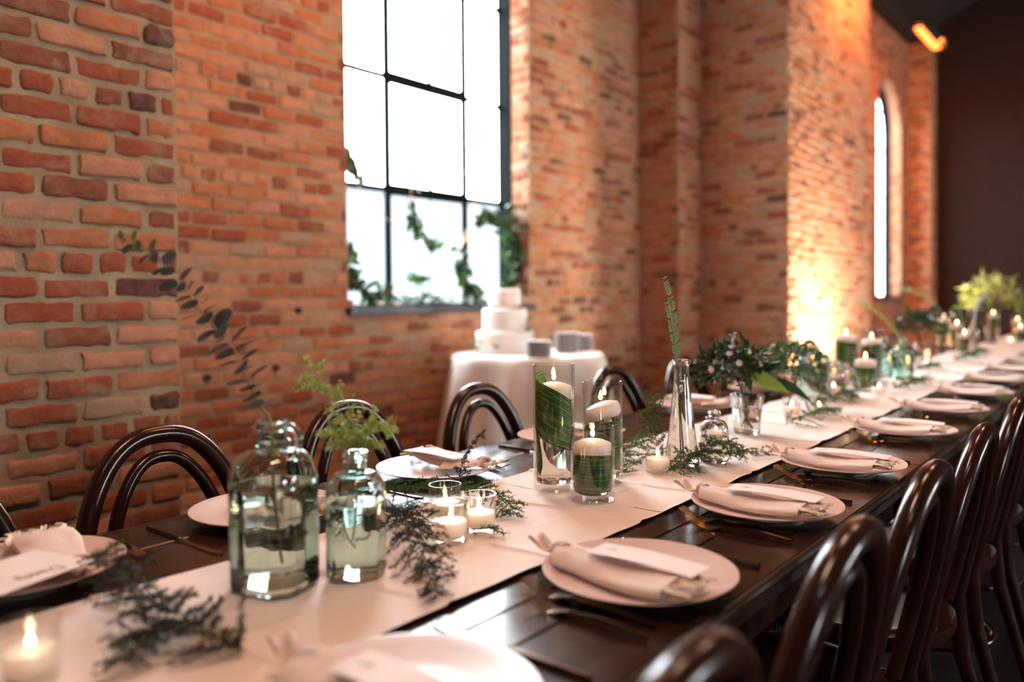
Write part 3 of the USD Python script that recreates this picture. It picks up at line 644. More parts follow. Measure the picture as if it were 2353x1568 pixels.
def danny(h):
    """the handwritten word on the card, reading along +x, x-height about h"""
    s = [[(0, 0), (.1, 2.1), (.15, 2.2)], [(-.4, 1.9), (.3, 2.25), (1.3, 1.7), (1.4, .7), (.6, .02), (-.15, .1)],
         [(2.75, .85), (2.3, 1.05), (1.95, .5), (2.3, .02), (2.75, .4), (2.85, .95), (2.8, .3), (3.05, .02)],
         [(3.3, 1.0), (3.35, .05), (3.45, .6), (3.8, 1.0), (4.0, .6), (4.0, .1), (4.2, .05)], [(4.45, 1.0), (4.5, .05), (4.6, .6), (4.95, 1.0), (5.15, .6), (5.15, .1), (5.35, .05)],
         [(5.6, 1.0), (5.7, .3), (6.0, .1), (6.3, .5)], [(6.4, 1.0), (6.3, .1), (6.15, -.8), (5.7, -1.0), (5.6, -.6)]]
    return cat([stroke([(a * h, b * h) for a, b in q], h * .20) for q in s])
def flourish(h):
    s = [[(0, 0), (.6, .5), (1.1, .1), (1.6, .7), (2.2, .2)], [(.9, .5), (1.2, 1.1), (1.5, .6)], [(1.4, .4), (1.9, .95), (2.3, .5)], [(-.6, .2), (-.1, .35), (.4, .1)]]
    return cat([stroke([(a * h, b * h) for a, b in q], h * .13) for q in s])
def card_proto(label, loc, rotz, L=.168, W=.054, tilt=0.0, word=False, rot=None):
    c = thing('menu_card', label, 'card', loc, rotz)
    nx = 14; X = np.linspace(-L / 2, L / 2, nx); prof = .0035 * np.sin(np.linspace(0, PI, nx))
    v = np.array([(x, y, z + dz) for dz in (0, .0006) for x, z in zip(X, prof) for y in (-W / 2, W / 2)]); ix = np.arange(4 * nx).reshape(2, nx, 2)
    q = np.stack([ix[1, :-1, 0], ix[1, 1:, 0], ix[1, 1:, 1], ix[1, :-1, 1]], 1); qb = np.stack([ix[0, :-1, 0], ix[0, :-1, 1], ix[0, 1:, 1], ix[0, 1:, 0]], 1)
    e = [np.stack([ix[0, :-1, 0], ix[0, 1:, 0], ix[1, 1:, 0], ix[1, :-1, 0]], 1), np.stack([ix[0, 1:, 1], ix[0, :-1, 1], ix[1, :-1, 1], ix[1, 1:, 1]], 1), [[ix[0, 0, 1], ix[0, 0, 0], ix[1, 0, 0], ix[1, 0, 1]], [ix[0, -1, 0], ix[0, -1, 1], ix[1, -1, 1], ix[1, -1, 0]]]]
    obj('paper', TM(v, quads(np.vstack([q, qb] + e))), 'card', c)
    if not word:
        m = flourish(.006); m = place(m, (-L * .36, -.004, .0032), 0); obj('print', m, 'ink', c)
    return c
def sweep_flat(path, w, t):
    """a flat bar along path (x, z points at y = 0), width w(t), thickness t"""
    p = np.asarray(path, float); n = len(p); w = np.asarray(w, float)
    v = []
    for (x, z), ww in zip(p, w): v += [(x, -ww / 2, z), (x, -ww * .38, z + t), (x, ww * .38, z + t), (x, ww / 2, z)]
    ix = np.arange(4 * n).reshape(n, 4); f = []
    for a in range(4):
        b = (a + 1) % 4; f.append(np.stack([ix[:-1, a], ix[:-1, b], ix[1:, b], ix[1:, a]], 1))
    f = np.vstack(f + [np.array([[ix[0, 3], ix[0, 2], ix[0, 1], ix[0, 0]]]), np.array([[ix[-1, 0], ix[-1, 1], ix[-1, 2], ix[-1, 3]]])])
    m = TM(v, quads(f)); m.invert() if m.volume < 0 else None; return m
def fork_proto(label, loc, rotz, name='dinner_fork', L=.21):
    """handle end towards +x, tines towards -x, arched"""
    k = thing(name, label, 'fork', loc, rotz)
    h0, h1 = .075 * L / .21, L / 2
    x = np.linspace(h1, -L * .10, 16); u = np.linspace(0, 1, 16)
    obj('handle', sweep_flat(np.stack([x, .0025 + .006 * np.sin(u * PI) ** 2 * .6 + .003 * u], 1), .0066 - .0018 * u, .0052), 'steel', k, smooth=40)
    x = np.linspace(-L * .09, -L * .27, 10); u = np.linspace(0, 1, 10)
    obj('shoulder', sweep_flat(np.stack([x, .0085 - .008 * u ** .8], 1), .006 + .018 * np.sin(u * PI / 2) ** 1.5, .0026), 'steel', k, smooth=40)
    for q in range(4):
        y = (q - 1.5) * .0064; x = np.linspace(-L * .265, -L / 2, 10); u = np.linspace(0, 1, 10)
        m = sweep_flat(np.stack([x, .0006 + .016 * u ** 1.6], 1), .0034 - .0017 * u, .0019); m.apply_translation((0, y, 0)); obj('tine', m, 'brass', k, smooth=40)
    return k
def knife_proto(label, loc, rotz):
    k = thing('dinner_knife', label, 'knife', loc, rotz)
    obj('handle', sweep_flat(np.stack([np.linspace(.118, .01, 10), np.full(10, .0005)], 1), np.linspace(.0082, .0075, 10), .0062), 'steel', k, smooth=40)
    x = np.linspace(.012, -.118, 14); u = np.linspace(0, 1, 14)
    obj('blade', sweep_flat(np.stack([x, np.full(14, .0008)], 1), np.where(u < .8, .011 + .009 * u, .0182 * np.sqrt(np.clip(1 - ((u - .8) / .21) ** 2, .02, 1))), .0016), 'steel', k, smooth=40)
    return k
# right (aisle) side: diner towards +x; left (wall) side: diner towards -x (turned by pi)
RPY = [0.53, 0.985, 1.456, 1.92, 2.50, 3.04, 3.61, 4.22, 4.84, 5.47, 6.07, 6.67]
LPY = [0.447, 0.86, 1.31, 1.83, 2.63, 3.25, 3.85, 4.5]
places = [(-0.572, y, 0.0, 'aisle', k) for k, y in enumerate(RPY)] + [(-1.295, y, PI, 'wall', k) for k, y in enumerate(LPY)]
protos = {}
near = {('aisle', 0): 'at the bottom edge of the picture', ('aisle', 1): 'nearest full setting by the chairs on the right', ('wall', 0): 'at the left edge with the name card', ('wall', 1): 'half hidden behind the large bottle', ('wall', 2): 'behind the ferns left of the candle vases'}
def put(kind, make, label, loc, rotz, group):
    if kind not in protos: protos[kind] = make(label, loc, rotz); tag(protos[kind], group=group); return protos[kind]
    return dup(protos[kind], loc, rotz, label=label, group=group)
for x, y, rz, side, k in places:
    wh = near.get((side, k), '%s from camera on the %s side' % (ordn[k], side))
    c, s = math.cos(rz), math.sin(rz)
    L = lambda a, b, z=0: (x + c * a - s * b, y + s * a + c * b, T + z)
    g = ' on the %s side' % side
    put('plate', lambda l, o, r: plate_proto(l, o), 'blush dinner plate ' + wh, L(0, 0, .0008), rz, 'dinner plates' + g)
    put('napkin', napkin_proto, 'tied blush napkin on plate ' + wh, L(0, 0, .0008), rz + rb.uniform(-.05, .05), 'tied napkins' + g)
    if (side, k) != ('wall', 0):
        put('card', card_proto, 'slim menu card on plate ' + wh, L(.022, -.020, .0452), rz + rb.uniform(-.06, .06), 'menu cards' + g)
    j = rb.uniform(-.05, .05)
    put('fork', fork_proto, 'dinner fork by plate ' + wh, L(-.010, -.118, .0006), rz + j, 'dinner forks' + g)
    put('fork2', lambda l, o, r: fork_proto(l, o, r, 'salad_fork', .185), 'outer salad fork by plate ' + wh, L(.012, -.160, .0006), rz + j + rb.uniform(-.02, .04), 'salad forks' + g)
    put('knife', knife_proto, 'dinner knife by plate ' + wh, L(-.012, .172, .0006), rz + rb.uniform(-.04, .04), 'dinner knives' + g)
# the large name card of the setting at the left edge, its word facing the diner by the wall
nc = thing('name_card', 'pale name card with a handwritten word on the plate at the left edge', 'card', (-1.185, 0.40, T + .0475), PI + .30)
obj('paper', bx((-.062, -.075, 0), (.062, .075, .0007)), 'card', nc)
w = danny(.0085); w.apply_transform(trimesh.transformations.rotation_matrix(PI / 2, [0, 0, 1])); w.apply_translation((-.03, -.035, .0003)); obj('handwriting', w, 'ink', nc)

# ------------------------------------------------------------------ candles, vases, bottles
def flame_mesh(h=.022, r=.0046):
    return lathe([(0, 0), (r * .55, h * .07), (r * .92, h * .2), (r, h * .32), (r * .85, h * .5), (r * .5, h * .74), (r * .18, h * .93), (0, h)], 12)
def glass_shell(prof_out, prof_in, n=56, shape=None):
    """outside profile bottom centre -> rim, inside profile rim -> bottom centre"""
    return lathe(list(prof_out) + list(prof_in), n, shape=shape)
def wrapped_leaf(R, z0, z1, a0, turns, width, n=60, nw=9, tip=True):
    """a long strap leaf spiralled against the inside of a cylinder; uv for its stripes"""
    t = np.linspace(0, 1, n); s = np.linspace(-1, 1, nw); v = []; uv = []
    for a in t:
        ang = a0 + turns * 2 * PI * a; z = z0 + (z1 - z0) * a
        w = width * (math.sin(PI * min(1, .16 + .84 * a)) ** .6 if tip else 1) * (1 if a < .8 else max(.02, 1 - ((a - .8) / .2) ** 1.6))
        slope = math.atan2(z1 - z0, turns * 2 * PI * R)
        for b in s:
            dz = b * w / 2 * math.cos(slope); da = -b * w / 2 * math.sin(slope) / R
            rr = R - .0012 - .002 * (1 - b * b) * 0
            v.append((rr * math.cos(ang + da), rr * math.sin(ang + da), z + dz)); uv.append((a * 3, (b + 1) / 2))
    ix = np.arange(n * nw).reshape(n, nw)
    f = quads(np.stack([ix[:-1, :-1], ix[1:, :-1], ix[1:, 1:], ix[:-1, 1:]], -1).reshape(-1, 4))
    return TM(v, f), np.array(uv)
def obj_uv(name, mesh, uv, mat_, parent):
    base = str(parent.GetPath())
    return usdkit.mesh(stage, base + '/' + numbered(base, name), mesh, MATS[mat_], smooth=True, uv=uv).GetPrim()
def candle_vase(loc, label, h, fill, R=.0435, leaf=(), tilt=(0, 0), group=None, rz=0.0, printed=False):
    """floating candle vase: cylinder, water, leaf, candle, wick, flame"""
    g = thing('candle_vase', label, 'vase', loc, rz, group)
    ri = R - .0030; base = .014
    obj('glass', glass_shell([(0, 0), (R - .002, 0), (R, .002), (R, h - .001)], [(R - .001, h), (ri + .001, h), (ri, h - .001), (ri, base + .003), (ri - .003, base), (0, base)]), 'glass_thin', g, smooth=40)
    obj('water', lathe([(0, base - .0002), (ri - .0065, base - .0002), (ri - .0035, base + .003), (ri - .0035, fill), (ri - .005, fill - .0012), (0, fill - .0012)], 48), 'water', g, smooth=40)
    for q, (a0, turns, z0, z1, wd) in enumerate(leaf):
        m, uv = wrapped_leaf(ri - .0004 - .0012 * q, z0, z1, a0, turns, wd); obj_uv('leaf', m, uv, 'striped_leaf', g)
    cr = ri - .0022
    cm = lathe([(0, -.021), (cr * .86, -.021), (cr * .97, -.015), (cr, -.004), (cr * .985, .004), (cr * .93, .0075), (cr * .6, .0125), (cr * .3, .0150), (0, .0155)], 40)
    cm.apply_transform(trimesh.transformations.euler_matrix(tilt[0], tilt[1], 0)); cm.apply_translation((0, 0, fill + .001))
    c = obj('floating_candle', cm, 'wax', g, smooth=50)
    top = (math.sin(tilt[1]) * .015, -math.sin(tilt[0]) * .015, fill + .0155)
    obj('wick', tube([top, (top[0] + .0006, top[1], top[2] + .006)], .0007, 6), 'wick', c)
    fm = flame_mesh(); fm.apply_translation((top[0] + .0006, top[1], top[2] + .004)); obj('flame', fm, 'flame', c, smooth=True)
    if printed:
        ms = []
        for q, (zz, ww) in enumerate(((.066, .016), (.0645, .016), (.059, .011), (.0572, .012))):
            a = np.linspace(-.5 * ww, .5 * ww, 6) / R + printed; rr = R + .0002
            v = np.array([(rr * math.cos(x), rr * math.sin(x), zz + dz) for x in a for dz in (0, .0006)]); i = np.arange(5) * 2
            ms.append(TM(v, quads(np.stack([i, i + 2, i + 3, i + 1], 1))))
        obj('printed_lines', cat(ms), 'brass', g)
    return g
VG = 'cylinder candle vases of the nearest trio'
candle_vase((-0.988, 1.352, SURF), 'tallest cylinder vase with striped leaf and floating candle, left of the nearest trio', .262, .208, leaf=[(2.5, .98, .215, .080, .105), (3.85, .10, .125, .028, .034)])
candle_vase((-0.938, 1.462, SURF), 'medium cylinder vase with tilted floating candle, right rear of the nearest trio', .219, .158, leaf=[(3.4, .85, .085, .105, .085), (6.3, .10, .03, .145, .045)], tilt=(.10, -.30))
candle_vase((-0.874, 1.325, SURF), 'shortest cylinder vase with floating candle in front of the nearest trio', .146, .104, leaf=[(2.7, 1.05, .058, .054, .074), (4.9, .22, .03, .075, .03)], printed=4.0)

def votive(loc, label, group=None, R=.0300, h=.0640, fill=.033):
    g = thing('votive_candle', label, 'candle', loc, 0, group)
    rb_ = R - .004; ri = R - .0024
    obj('glass_cup', glass_shell([(0, 0), (rb_, 0), (rb_ + .001, .002), (R, h - .001)], [(R - .0008, h), (ri + .0006, h), (ri, h - .001), (rb_ - .002, .010), (rb_ - .005, .008), (0, .008)], 40), 'glass_thin', g, smooth=40)
    c = obj('wax', lathe([(0, .0085), (rb_ - .004, .0085), (rb_ - .0012, .011), (rb_ + .0006, fill), (rb_ - .002, fill - .001), (rb_ * .3, fill - .0022), (0, fill - .0022)], 32), 'wax', g, smooth=50)
    obj('wick', tube([(0, 0, fill - .003), (.0005, 0, fill + .004)], .0007, 6), 'wick', c)
    fm = flame_mesh(.017, .0042); fm.apply_translation((.0004, 0, fill + .002)); obj('flame', fm, 'flame', c, smooth=True)
    return g
v0 = votive((-1.006, 1.040, SURF), 'lit glass votive, back left of the cluster of three by the bottles', 'votives clustered beside the near bottles')
V = [((-0.912, 0.957), 'lit glass votive, front one of the cluster of three by the bottles', 'votives clustered beside the near bottles'),
     ((-0.910, 1.025), 'lit glass votive, back right of the cluster of three by the bottles', 'votives clustered beside the near bottles'),
     ((-0.888, 1.617), 'lit glass votive standing alone right of the nearest candle vase trio', None),
     ((-0.958, 2.081), 'lit glass votive glowing behind the fern bottle', None),
     ((-0.945, 2.63), 'lit votive on the left of the glowing cluster right of the bouquet', 'votives clustered past the bouquet'),
     ((-0.868, 2.665), 'lit votive on the right of the glowing cluster right of the bouquet', 'votives clustered past the bouquet'),
     ((-0.975, 4.75), 'lit votive standing alone in front of the far dark bouquet', None),
     ((-0.930, 0.327), 'lit votive at the bottom left corner, closest to the camera', None),
     ((-1.00, 3.30), 'lit votive beside the clear round bottle down the table', None),
     ((-0.86, 3.36), 'lit votive right of the small clear bottle down the table', None),
     ((-0.90, 7.3), 'lit votive at the far end beneath the bright yellow-green arrangement', None)]
for (x, y), lab, grp in V: dup(v0, (x, y, SURF), rb.uniform(0, 6), label=lab, group=grp)
for i, (y, far) in enumerate(((3.5, 'second'), (6.05, 'third'))):
    sx = -1.0
    if i == 0: A = [(-1.095, 3.73, .262, .208, 'tall cylinder candle vase, rear left of the second trio'), (-1.028, 3.885, .242, .185, 'medium leafy candle vase, rear right of the second trio'), (-0.955, 3.52, .160, .118, 'short candle vase in front of the second trio')]
    else: A = [(-1.255, 6.68, .262, .208, 'tall candle vase, left of the third trio far down the table'), (-1.155, 6.60, .215, .165, 'medium candle vase of the third trio far down the table'), (-1.055, 6.30, .160, .11, 'short candle vase, right of the third trio far down the table')]
    for k, (x, yy, h, fl, lab) in enumerate(A): candle_vase((x, yy, SURF), lab, h, fl, R=.048, leaf=[(1.5 + k * 2, .95, fl - .05, fl - .075, .10)], rz=k * .7)
for k, (x, yy, h, fl) in enumerate([(-1.12, 8.0, .262, .208), (-.97, 8.25, .20, .15), (-.905, 7.86, .15, .10)]):
    candle_vase((x, yy, SURF + .003), ['tall', 'medium', 'short'][k] + ' candle vase of the farthest trio under the bright greenery', h, fl, R=.048, leaf=[(1.5 + k * 2, .95, fl - .05, fl - .075, .10)])

def chamfer_square(half, ch):
    """radius of a square with cut corners, as a function of angle, relative to r; blends to a circle on the neck"""
    def f(a, r, z, flat):
        c, s = abs(math.cos(a)), abs(math.sin(a))
        sq = min(1 / max(c, s), (2 - ch) / (c + s))
        return r * (sq * flat + (1 - flat))
    return f
def bottle(name, label, loc, R, sh, H, rn, glass='glass_aqua', square=True, fill=.7, rz=0.0, wall=.0035, flare=0.0, base=.008, lip=.003, cone=False, group=None, nstep=12):
    """bottle: body radius R to shoulder height sh, domed shoulder, neck radius rn to height H"""
    g = thing(name, label, 'bottle', loc, rz, group)
    zn = sh + (H - sh) * (.55 if not cone else .05)
    def prof(off, zb):
        p = [(0, zb), (R * .82 - off, zb), (R - off - .002, zb + .002), (R - off, zb + .007)]
        if cone:
            for t in np.linspace(0, 1, 14)[1:]: p.append(((R - off) * (1 - t) ** 1.2 + (rn - off) * (1 - (1 - t) ** 1.2), zb + .007 + (sh - zb - .007) * t))
        else:
            p += [(R - off, zb + (sh - zb) * k) for k in (.3, .6, .85)]
            for t in np.linspace(0, 1, nstep):
                a = t * PI / 2; p.append((rn - off + (R - rn) * math.cos(a) ** .9, sh - off * .6 + (zn - sh) * math.sin(a)))
        return p
    out = prof(0, 0) + [(rn, H - .014), (rn + lip, H - .011), (rn + lip + flare, H - .002), (rn + lip - .001 + flare, H)]
    ins = prof(wall, base); insr = ins[::-1]
    inn = [(rn - wall + flare * .6, H), (rn - wall, H - .012)] + insr
    sq = chamfer_square(1, .42)
    def shp(a, r, z):
        if not square: return r
        fl = np.clip((zn - z) / (zn - sh + .02), 0, 1) * np.clip(z / .004 + .3, 0, 1)
        return sq(a, r * (1 - .13 * fl), z, fl)
    obj('glass', lathe(out + inn, 64, shape=shp), glass, g, smooth=35)
    zf = H * fill
    wp = [(max(r - 0, 0) + (.0003 if r > 0 else 0), z - (.0002 if k == 0 else 0)) for k, (r, z) in enumerate(ins) if z <= zf]
    r_f = wp[-1][0]
    obj('water', lathe([(r_, z_) for r_, z_ in wp] + [(r_f, zf), (r_f - .002, zf - .001), (0, zf - .001)], 64, shape=shp), 'water', g, smooth=35)
    return g
def water_fix(): pass
bd = bottle('glass_jug', 'large clear aqua glass jug holding a long eucalyptus branch', (-0.969, 0.655, SURF), .062, .146, .232, .0205, fill=.62, rz=.32)
obj('loop_handle', tube(spline([(.018, 0, .222), (.034, 0, .223), (.043, 0, .210), (.041, 0, .192), (.036, 0, .178)], 16), .0055, 10), 'glass_aqua', bd, smooth=60)
obj('neck_ring', lathe([(.0205, .195), (.0245, .197), (.0245, .203), (.0205, .206)], 32), 'glass_aqua', bd, smooth=50)
b2 = bottle('glass_bottle', 'smaller square glass bottle with light green fern, right of the large jug', (-0.908, 0.752, SURF), .0445, .118, .180, .0155, fill=.60, rz=.55)
obj('shoulder_ring', lathe([(.024, .141), (.029, .1425), (.029, .1475), (.022, .150)], 32), 'glass_aqua', b2, smooth=50)
bottle('glass_bottle', 'tall conical clear bottle with upright sword fern fronds', (-0.878, 1.715, SURF), .041, .225, .252, .017, 'glass_clear', square=False, fill=.8, cone=True, wall=.0028, flare=.003)
bottle('glass_bottle', 'small clear bottle standing just right of the fern bottle', (-0.835, 1.80, SURF), .034, .075, .125, .013, 'glass_clear', square=False, fill=.5, wall=.0028)
bottle('glass_jug', 'big clear round jug beyond the bouquet', (-1.035, 3.12, SURF), .060, .150, .205, .019, 'glass_aqua', square=False, fill=.7)
bottle('glass_bottle', 'small clear bottle with slim neck in front of the second candle trio', (-0.972, 3.185, SURF), .034, .085, .148, .012, 'glass_clear', square=False, fill=.6)
bottle('glass_bottle', 'squat clear bottle beside the slim necked one in front of the second trio', (-0.945, 3.26, SURF), .038, .075, .112, .014, 'glass_clear', square=False, fill=.5)
bottle('glass_bottle', 'left green glass bottle of the pair behind the second candle trio', (-1.045, 4.17, SURF), .043, .125, .190, .016, 'glass_green', fill=.6, rz=.3)
bottle('glass_bottle', 'right green glass bottle of the pair behind the second candle trio', (-0.938, 4.08, SURF), .045, .130, .195, .016, 'glass_green', fill=.6, rz=.7)
bottle('glass_bottle', 'slim clear bottle holding a frond beside the third candle trio', (-.985, 6.21, SURF), .032, .13, .215, .014, 'glass_clear', square=False, fill=.6)

def faceted_vase(loc, label, R=.046, h=.115, rz=0.0, glass='glass_clear'):
    g = thing('bouquet_vase', label, 'vase', loc, rz)
    fl = lambda a, r, z: r * (1 - .035 * abs(math.cos(a * 4)))
    out = [(0, 0), (R * .78, 0), (R * .80, .003), (R * .84, h * .3), (R * .93, h * .65), (R * 1.06, h - .001)]
    w = .0035
    inn = [(R * 1.06 - .001, h), (R * 1.06 - w, h - .001), (R * .93 - w, h * .65), (R * .84 - w, h * .3), (R * .80 - w, .012), (R * .7 - w, .010), (0, .010)]
    obj('glass', lathe(out + inn, 48, shape=fl), glass, g)
    obj('water', lathe([(0, .0098), (R * .7 - w, .0098), (R * .80 - w + .0003, .012), (R * .84 - w + .0003, h * .3), (R * .93 - w + .0003, h * .65), (R * .93 - w - .002, h * .65 - .001), (0, h * .65 - .001)], 48, shape=fl), 'water', g)
    return g
bv = faceted_vase((-0.935, 2.235, SURF), 'faceted clear vase holding the dark leafy bouquet')
bv2 = faceted_vase((-1.07, 5.10, SURF), 'clear vase holding the far dark bouquet', .05, .12)
bv3 = faceted_vase((-1.05, 7.45, SURF), 'clear vase holding the bright yellow-green arrangement at the far end', .055, .13)

# ------------------------------------------------------------------ greenery
def leaf_mesh(L, W, fold=.25, curl=.15, n=7, tipp=1.0, round_=False):
    """pointed (or round) leaf along +x, blade in xy, folded along the midrib"""
    t = np.linspace(0, 1, n)
    w = (np.sqrt(np.clip(1 - (2 * t - 1) ** 2, 0, 1)) if round_ else np.sin(PI * t ** .8) ** .9 * (1 - .25 * t)) * W / 2
    v = []
    for a, b in zip(t, w):
        z = -curl * L * a * a
        v += [(a * L, -b, z + fold * b), (a * L, 0, z), (a * L, b, z + fold * b)]
    ix = np.arange(3 * n).reshape(n, 3)
    return TM(v, quads(np.stack([ix[:-1, :-1], ix[1:, :-1], ix[1:, 1:], ix[:-1, 1:]], -1).reshape(-1, 4)))
def needles(P, D, L, w, rg):
    """one thin two-triangle blade per point"""
    n = len(P); side = np.cross(D, rg.normal(size=(n, 3))); side /= np.linalg.norm(side, axis=1, keepdims=True) + 1e-9
    a = P + side * w / 2; b = P - side * w / 2; c = P + D * L[:, None] * .55 + side * w * .35 + rg.normal(size=(n, 3)) * .0006; d = P + D * L[:, None]
    v = np.stack([a, b, c, d], 1).reshape(-1, 3); i = np.arange(n) * 4
    return v, np.vstack([np.stack([i, i + 1, i + 2], 1), np.stack([i + 1, i + 3, i + 2], 1)])
VESSELS = [(-.988, 1.352, .0435), (-.938, 1.462, .0435), (-.874, 1.325, .0435), (-.878, 1.715, .041), (-.835, 1.80, .034), (-.969, .655, .066), (-.908, .752, .047), (-.935, 2.235, .050), (-1.035, 3.12, .060), (-.985, 3.20, .036), (-.945, 3.26, .038),
           (-.955, 3.52, .048), (-1.045, 4.17, .043), (-.938, 4.08, .045), (-.985, 6.21, .032), (-1.055, 6.30, .048), (-1.006, 1.040, .030), (-.912, .957, .030), (-.910, 1.025, .030), (-.888, 1.617, .030), (-.958, 2.081, .030), (-.945, 2.63, .030), (-.868, 2.665, .030), (-.93, .327, .030), (-1.0, 3.3, .03), (-.86, 3.36, .03), (-.975, 4.75, .03)]
def clear_of(v, o):
    """sprigs lie against glass and paper, never inside them"""
    v = v.copy()
    for x, y, r in VESSELS:
        d = v[:, :2] + o[:2] - [x, y]; n = np.linalg.norm(d, axis=1); k = n < r + .0035
        v[k, :2] += d[k] / np.maximum(n[k], 1e-6)[:, None] * (r + .0035 - n[k])[:, None]
    v[:, 2] = np.maximum(v[:, 2], SURF + .0034 - o[2]); return v
def asparagus(name, label, path, seed, blen=.055, nb=34, flat=.35, mat_='asparagus_green', dens=46, nl=.0075, group=None, bare=.0, stem_r=.0011):
    """asparagus fern spray: wiry stem, side branches with tufts of needles"""
    rg = np.random.default_rng(seed)
    g = thing(name, label, 'greenery', tuple(path[0]), 0, group)
    o_ = np.array(path[0]); P = clear_of(spline(np.array(path) - o_, 48), o_)
    obj('stem', tube(P, np.linspace(stem_r, .0005, 48), 6), 'dry_stem' if mat_ == 'asparagus_dark' else mat_, g, smooth=True)
    tw, nv, nf, k0 = [], [], [], 0
    base_z = path[0][2]
    for b in range(nb):
        t = bare + (1 - bare) * (b + rg.random()) / nb; i = min(46, int(t * 47)); p = P[i] + (P[i + 1] - P[i]) * (t * 47 - i)
        d = unit(P[min(i + 1, 47)] - P[i]); side = np.cross(d, [0, 0, 1]); side = unit(side) * (1 if b % 2 else -1)
        L = blen * (.5 + .7 * rg.random()) * (1 - .55 * t)
        dr = unit(d * .75 + side * (.8 + .4 * rg.random()) + np.array([0, 0, 1]) * rg.normal(.12, flat))
        s = np.linspace(0, 1, 8); droop = np.stack([s * 0, s * 0, -.25 * L * s ** 2], 1)
        br = p + dr * L * s[:, None] + droop + rg.normal(size=(8, 3)) * .0012 * s[:, None]
        br = clear_of(br, o_)
        tw.append(tube(br, np.linspace(.00055, .0003, 8), 3))
        n = int(1.7 * dens * L / .05); u = rg.random(n); q = np.stack([np.interp(u, s, br[:, k]) for k in range(3)], 1)
        D = dr * .55 + rg.normal(size=(n, 3)) * .55; D /= np.linalg.norm(D, axis=1, keepdims=True)
        v, f = needles(q, D, nl * (.6 + .8 * rg.random(n)) * (1.15 - .5 * u), .00095, rg)
        nv.append(clear_of(v, o_)); nf.append(f + k0); k0 += len(v)
    obj('twig', cat(tw), mat_, g, kind='stuff'); obj('foliage', TM(np.vstack(nv), np.vstack(nf)), mat_, g, kind='stuff')
    return g
Z = SURF + .006
asparagus('fern_sprig', 'dark asparagus fern spray lying across the runner at the lower left', [(-0.80, .50, Z), (-.905, .480, Z + .02), (-1.02, .475, Z + .035), (-1.08, .48, Z + .05), (-1.11, .49, Z + .065)], 21, .085, 66, .5, 'asparagus_dark', 60, .009)
asparagus('fern_sprig', 'small dark fern sprig reaching from the lower left spray to the bottom edge', [(-.95, .478, Z), (-.90, .43, Z + .01), (-.86, .385, Z + .01)], 22, .06, 30, .5, 'asparagus_dark', 55, .009)
asparagus('fern_sprig', 'dark fern sprig beside the bottles, in front of the three votives', [(-1.08, 1.00, Z), (-1.00, .925, Z + .03), (-.90, .86, Z + .03), (-.80, .79, Z + .012), (-.745, .755, Z)], 24, .085, 84, .55, 'asparagus_dark', 55, .0085)
asparagus('fern_sprig', 'green asparagus fern strand in front of the plate left of the vases', [(-1.27, 1.12, Z), (-1.17, 1.115, Z + .012), (-1.10, 1.15, Z + .02), (-1.0, 1.165, Z + .02), (-.91, 1.11, Z)], 26, .07, 64, .45, 'asparagus_green', 64, .0085)
asparagus('fern_sprig', 'upright feathery fern tip standing against the plate left of the vases', [(-1.09, 1.17, Z), (-1.10, 1.185, Z + .05), (-1.085, 1.20, Z + .095), (-1.065, 1.215, Z + .125)], 27, .04, 34, .35, 'asparagus_dark', 44, .007)
asparagus('fern_sprig', 'short fern tip pointing right, right of the votive cluster', [(-.935, 1.03, Z), (-.895, 1.018, Z + .006), (-.85, 1.02, Z)], 28, .03, 18, .3, 'asparagus_green', 44, .007)
asparagus('fern_sprig', 'green fern strand on the runner just right of the candle vases', [(-.925, 1.52, Z), (-.97, 1.60, Z + .015), (-1.02, 1.72, Z + .03), (-1.05, 1.86, Z + .03)], 29, .07, 50, .45, 'asparagus_green', 58, .0085)
asparagus('fern_sprig', 'green fern strand curling in front of the fern bottle', [(-.86, 1.60, Z), (-.84, 1.66, Z + .03), (-.835, 1.74, Z + .03), (-.81, 1.80, Z + .02), (-.79, 1.90, Z + .01), (-.75, 1.95, Z)], 30, .06, 54, .5, 'asparagus_green', 58, .0085)
asparagus('fern_sprig', 'green fern climbing behind the fern bottle', [(-.90, 1.67, Z), (-.94, 1.70, Z + .06), (-.955, 1.72, Z + .11), (-.97, 1.74, Z + .15)], 31, .06, 44, .5, 'asparagus_green', 55, .0085)
asparagus('fern_sprig', 'bushy fern tangle to the right of the fern bottle foot', [(-.845, 1.655, Z), (-.815, 1.70, Z + .045), (-.80, 1.76, Z + .05), (-.775, 1.82, Z + .02)], 32, .06, 46, .6, 'asparagus_green', 58, .009)
for k, (x, y, lab) in enumerate([(-.89, 2.42, 'fern sprig lying right of the bouquet vase'), (-.97, 2.95, 'fern sprig lying before the clear round jug'), (-.86, 3.58, 'fern sprig trailing by the second candle trio'), (-.98, 4.45, 'fern sprig trailing past the green bottles'), (-.95, 5.35, 'fern sprig trailing past the far dark bouquet'), (-.95, 5.75, 'fern clump on the runner before the third candle trio')]):
    asparagus('fern_sprig', lab, [(x, y, Z), (x + .05, y + .09, Z + .03), (x + .06, y + .2, Z + .03), (x + .03, y + .3, Z + .01)], 40 + k, .085, 40, .5, 'asparagus_green', 44, .010)

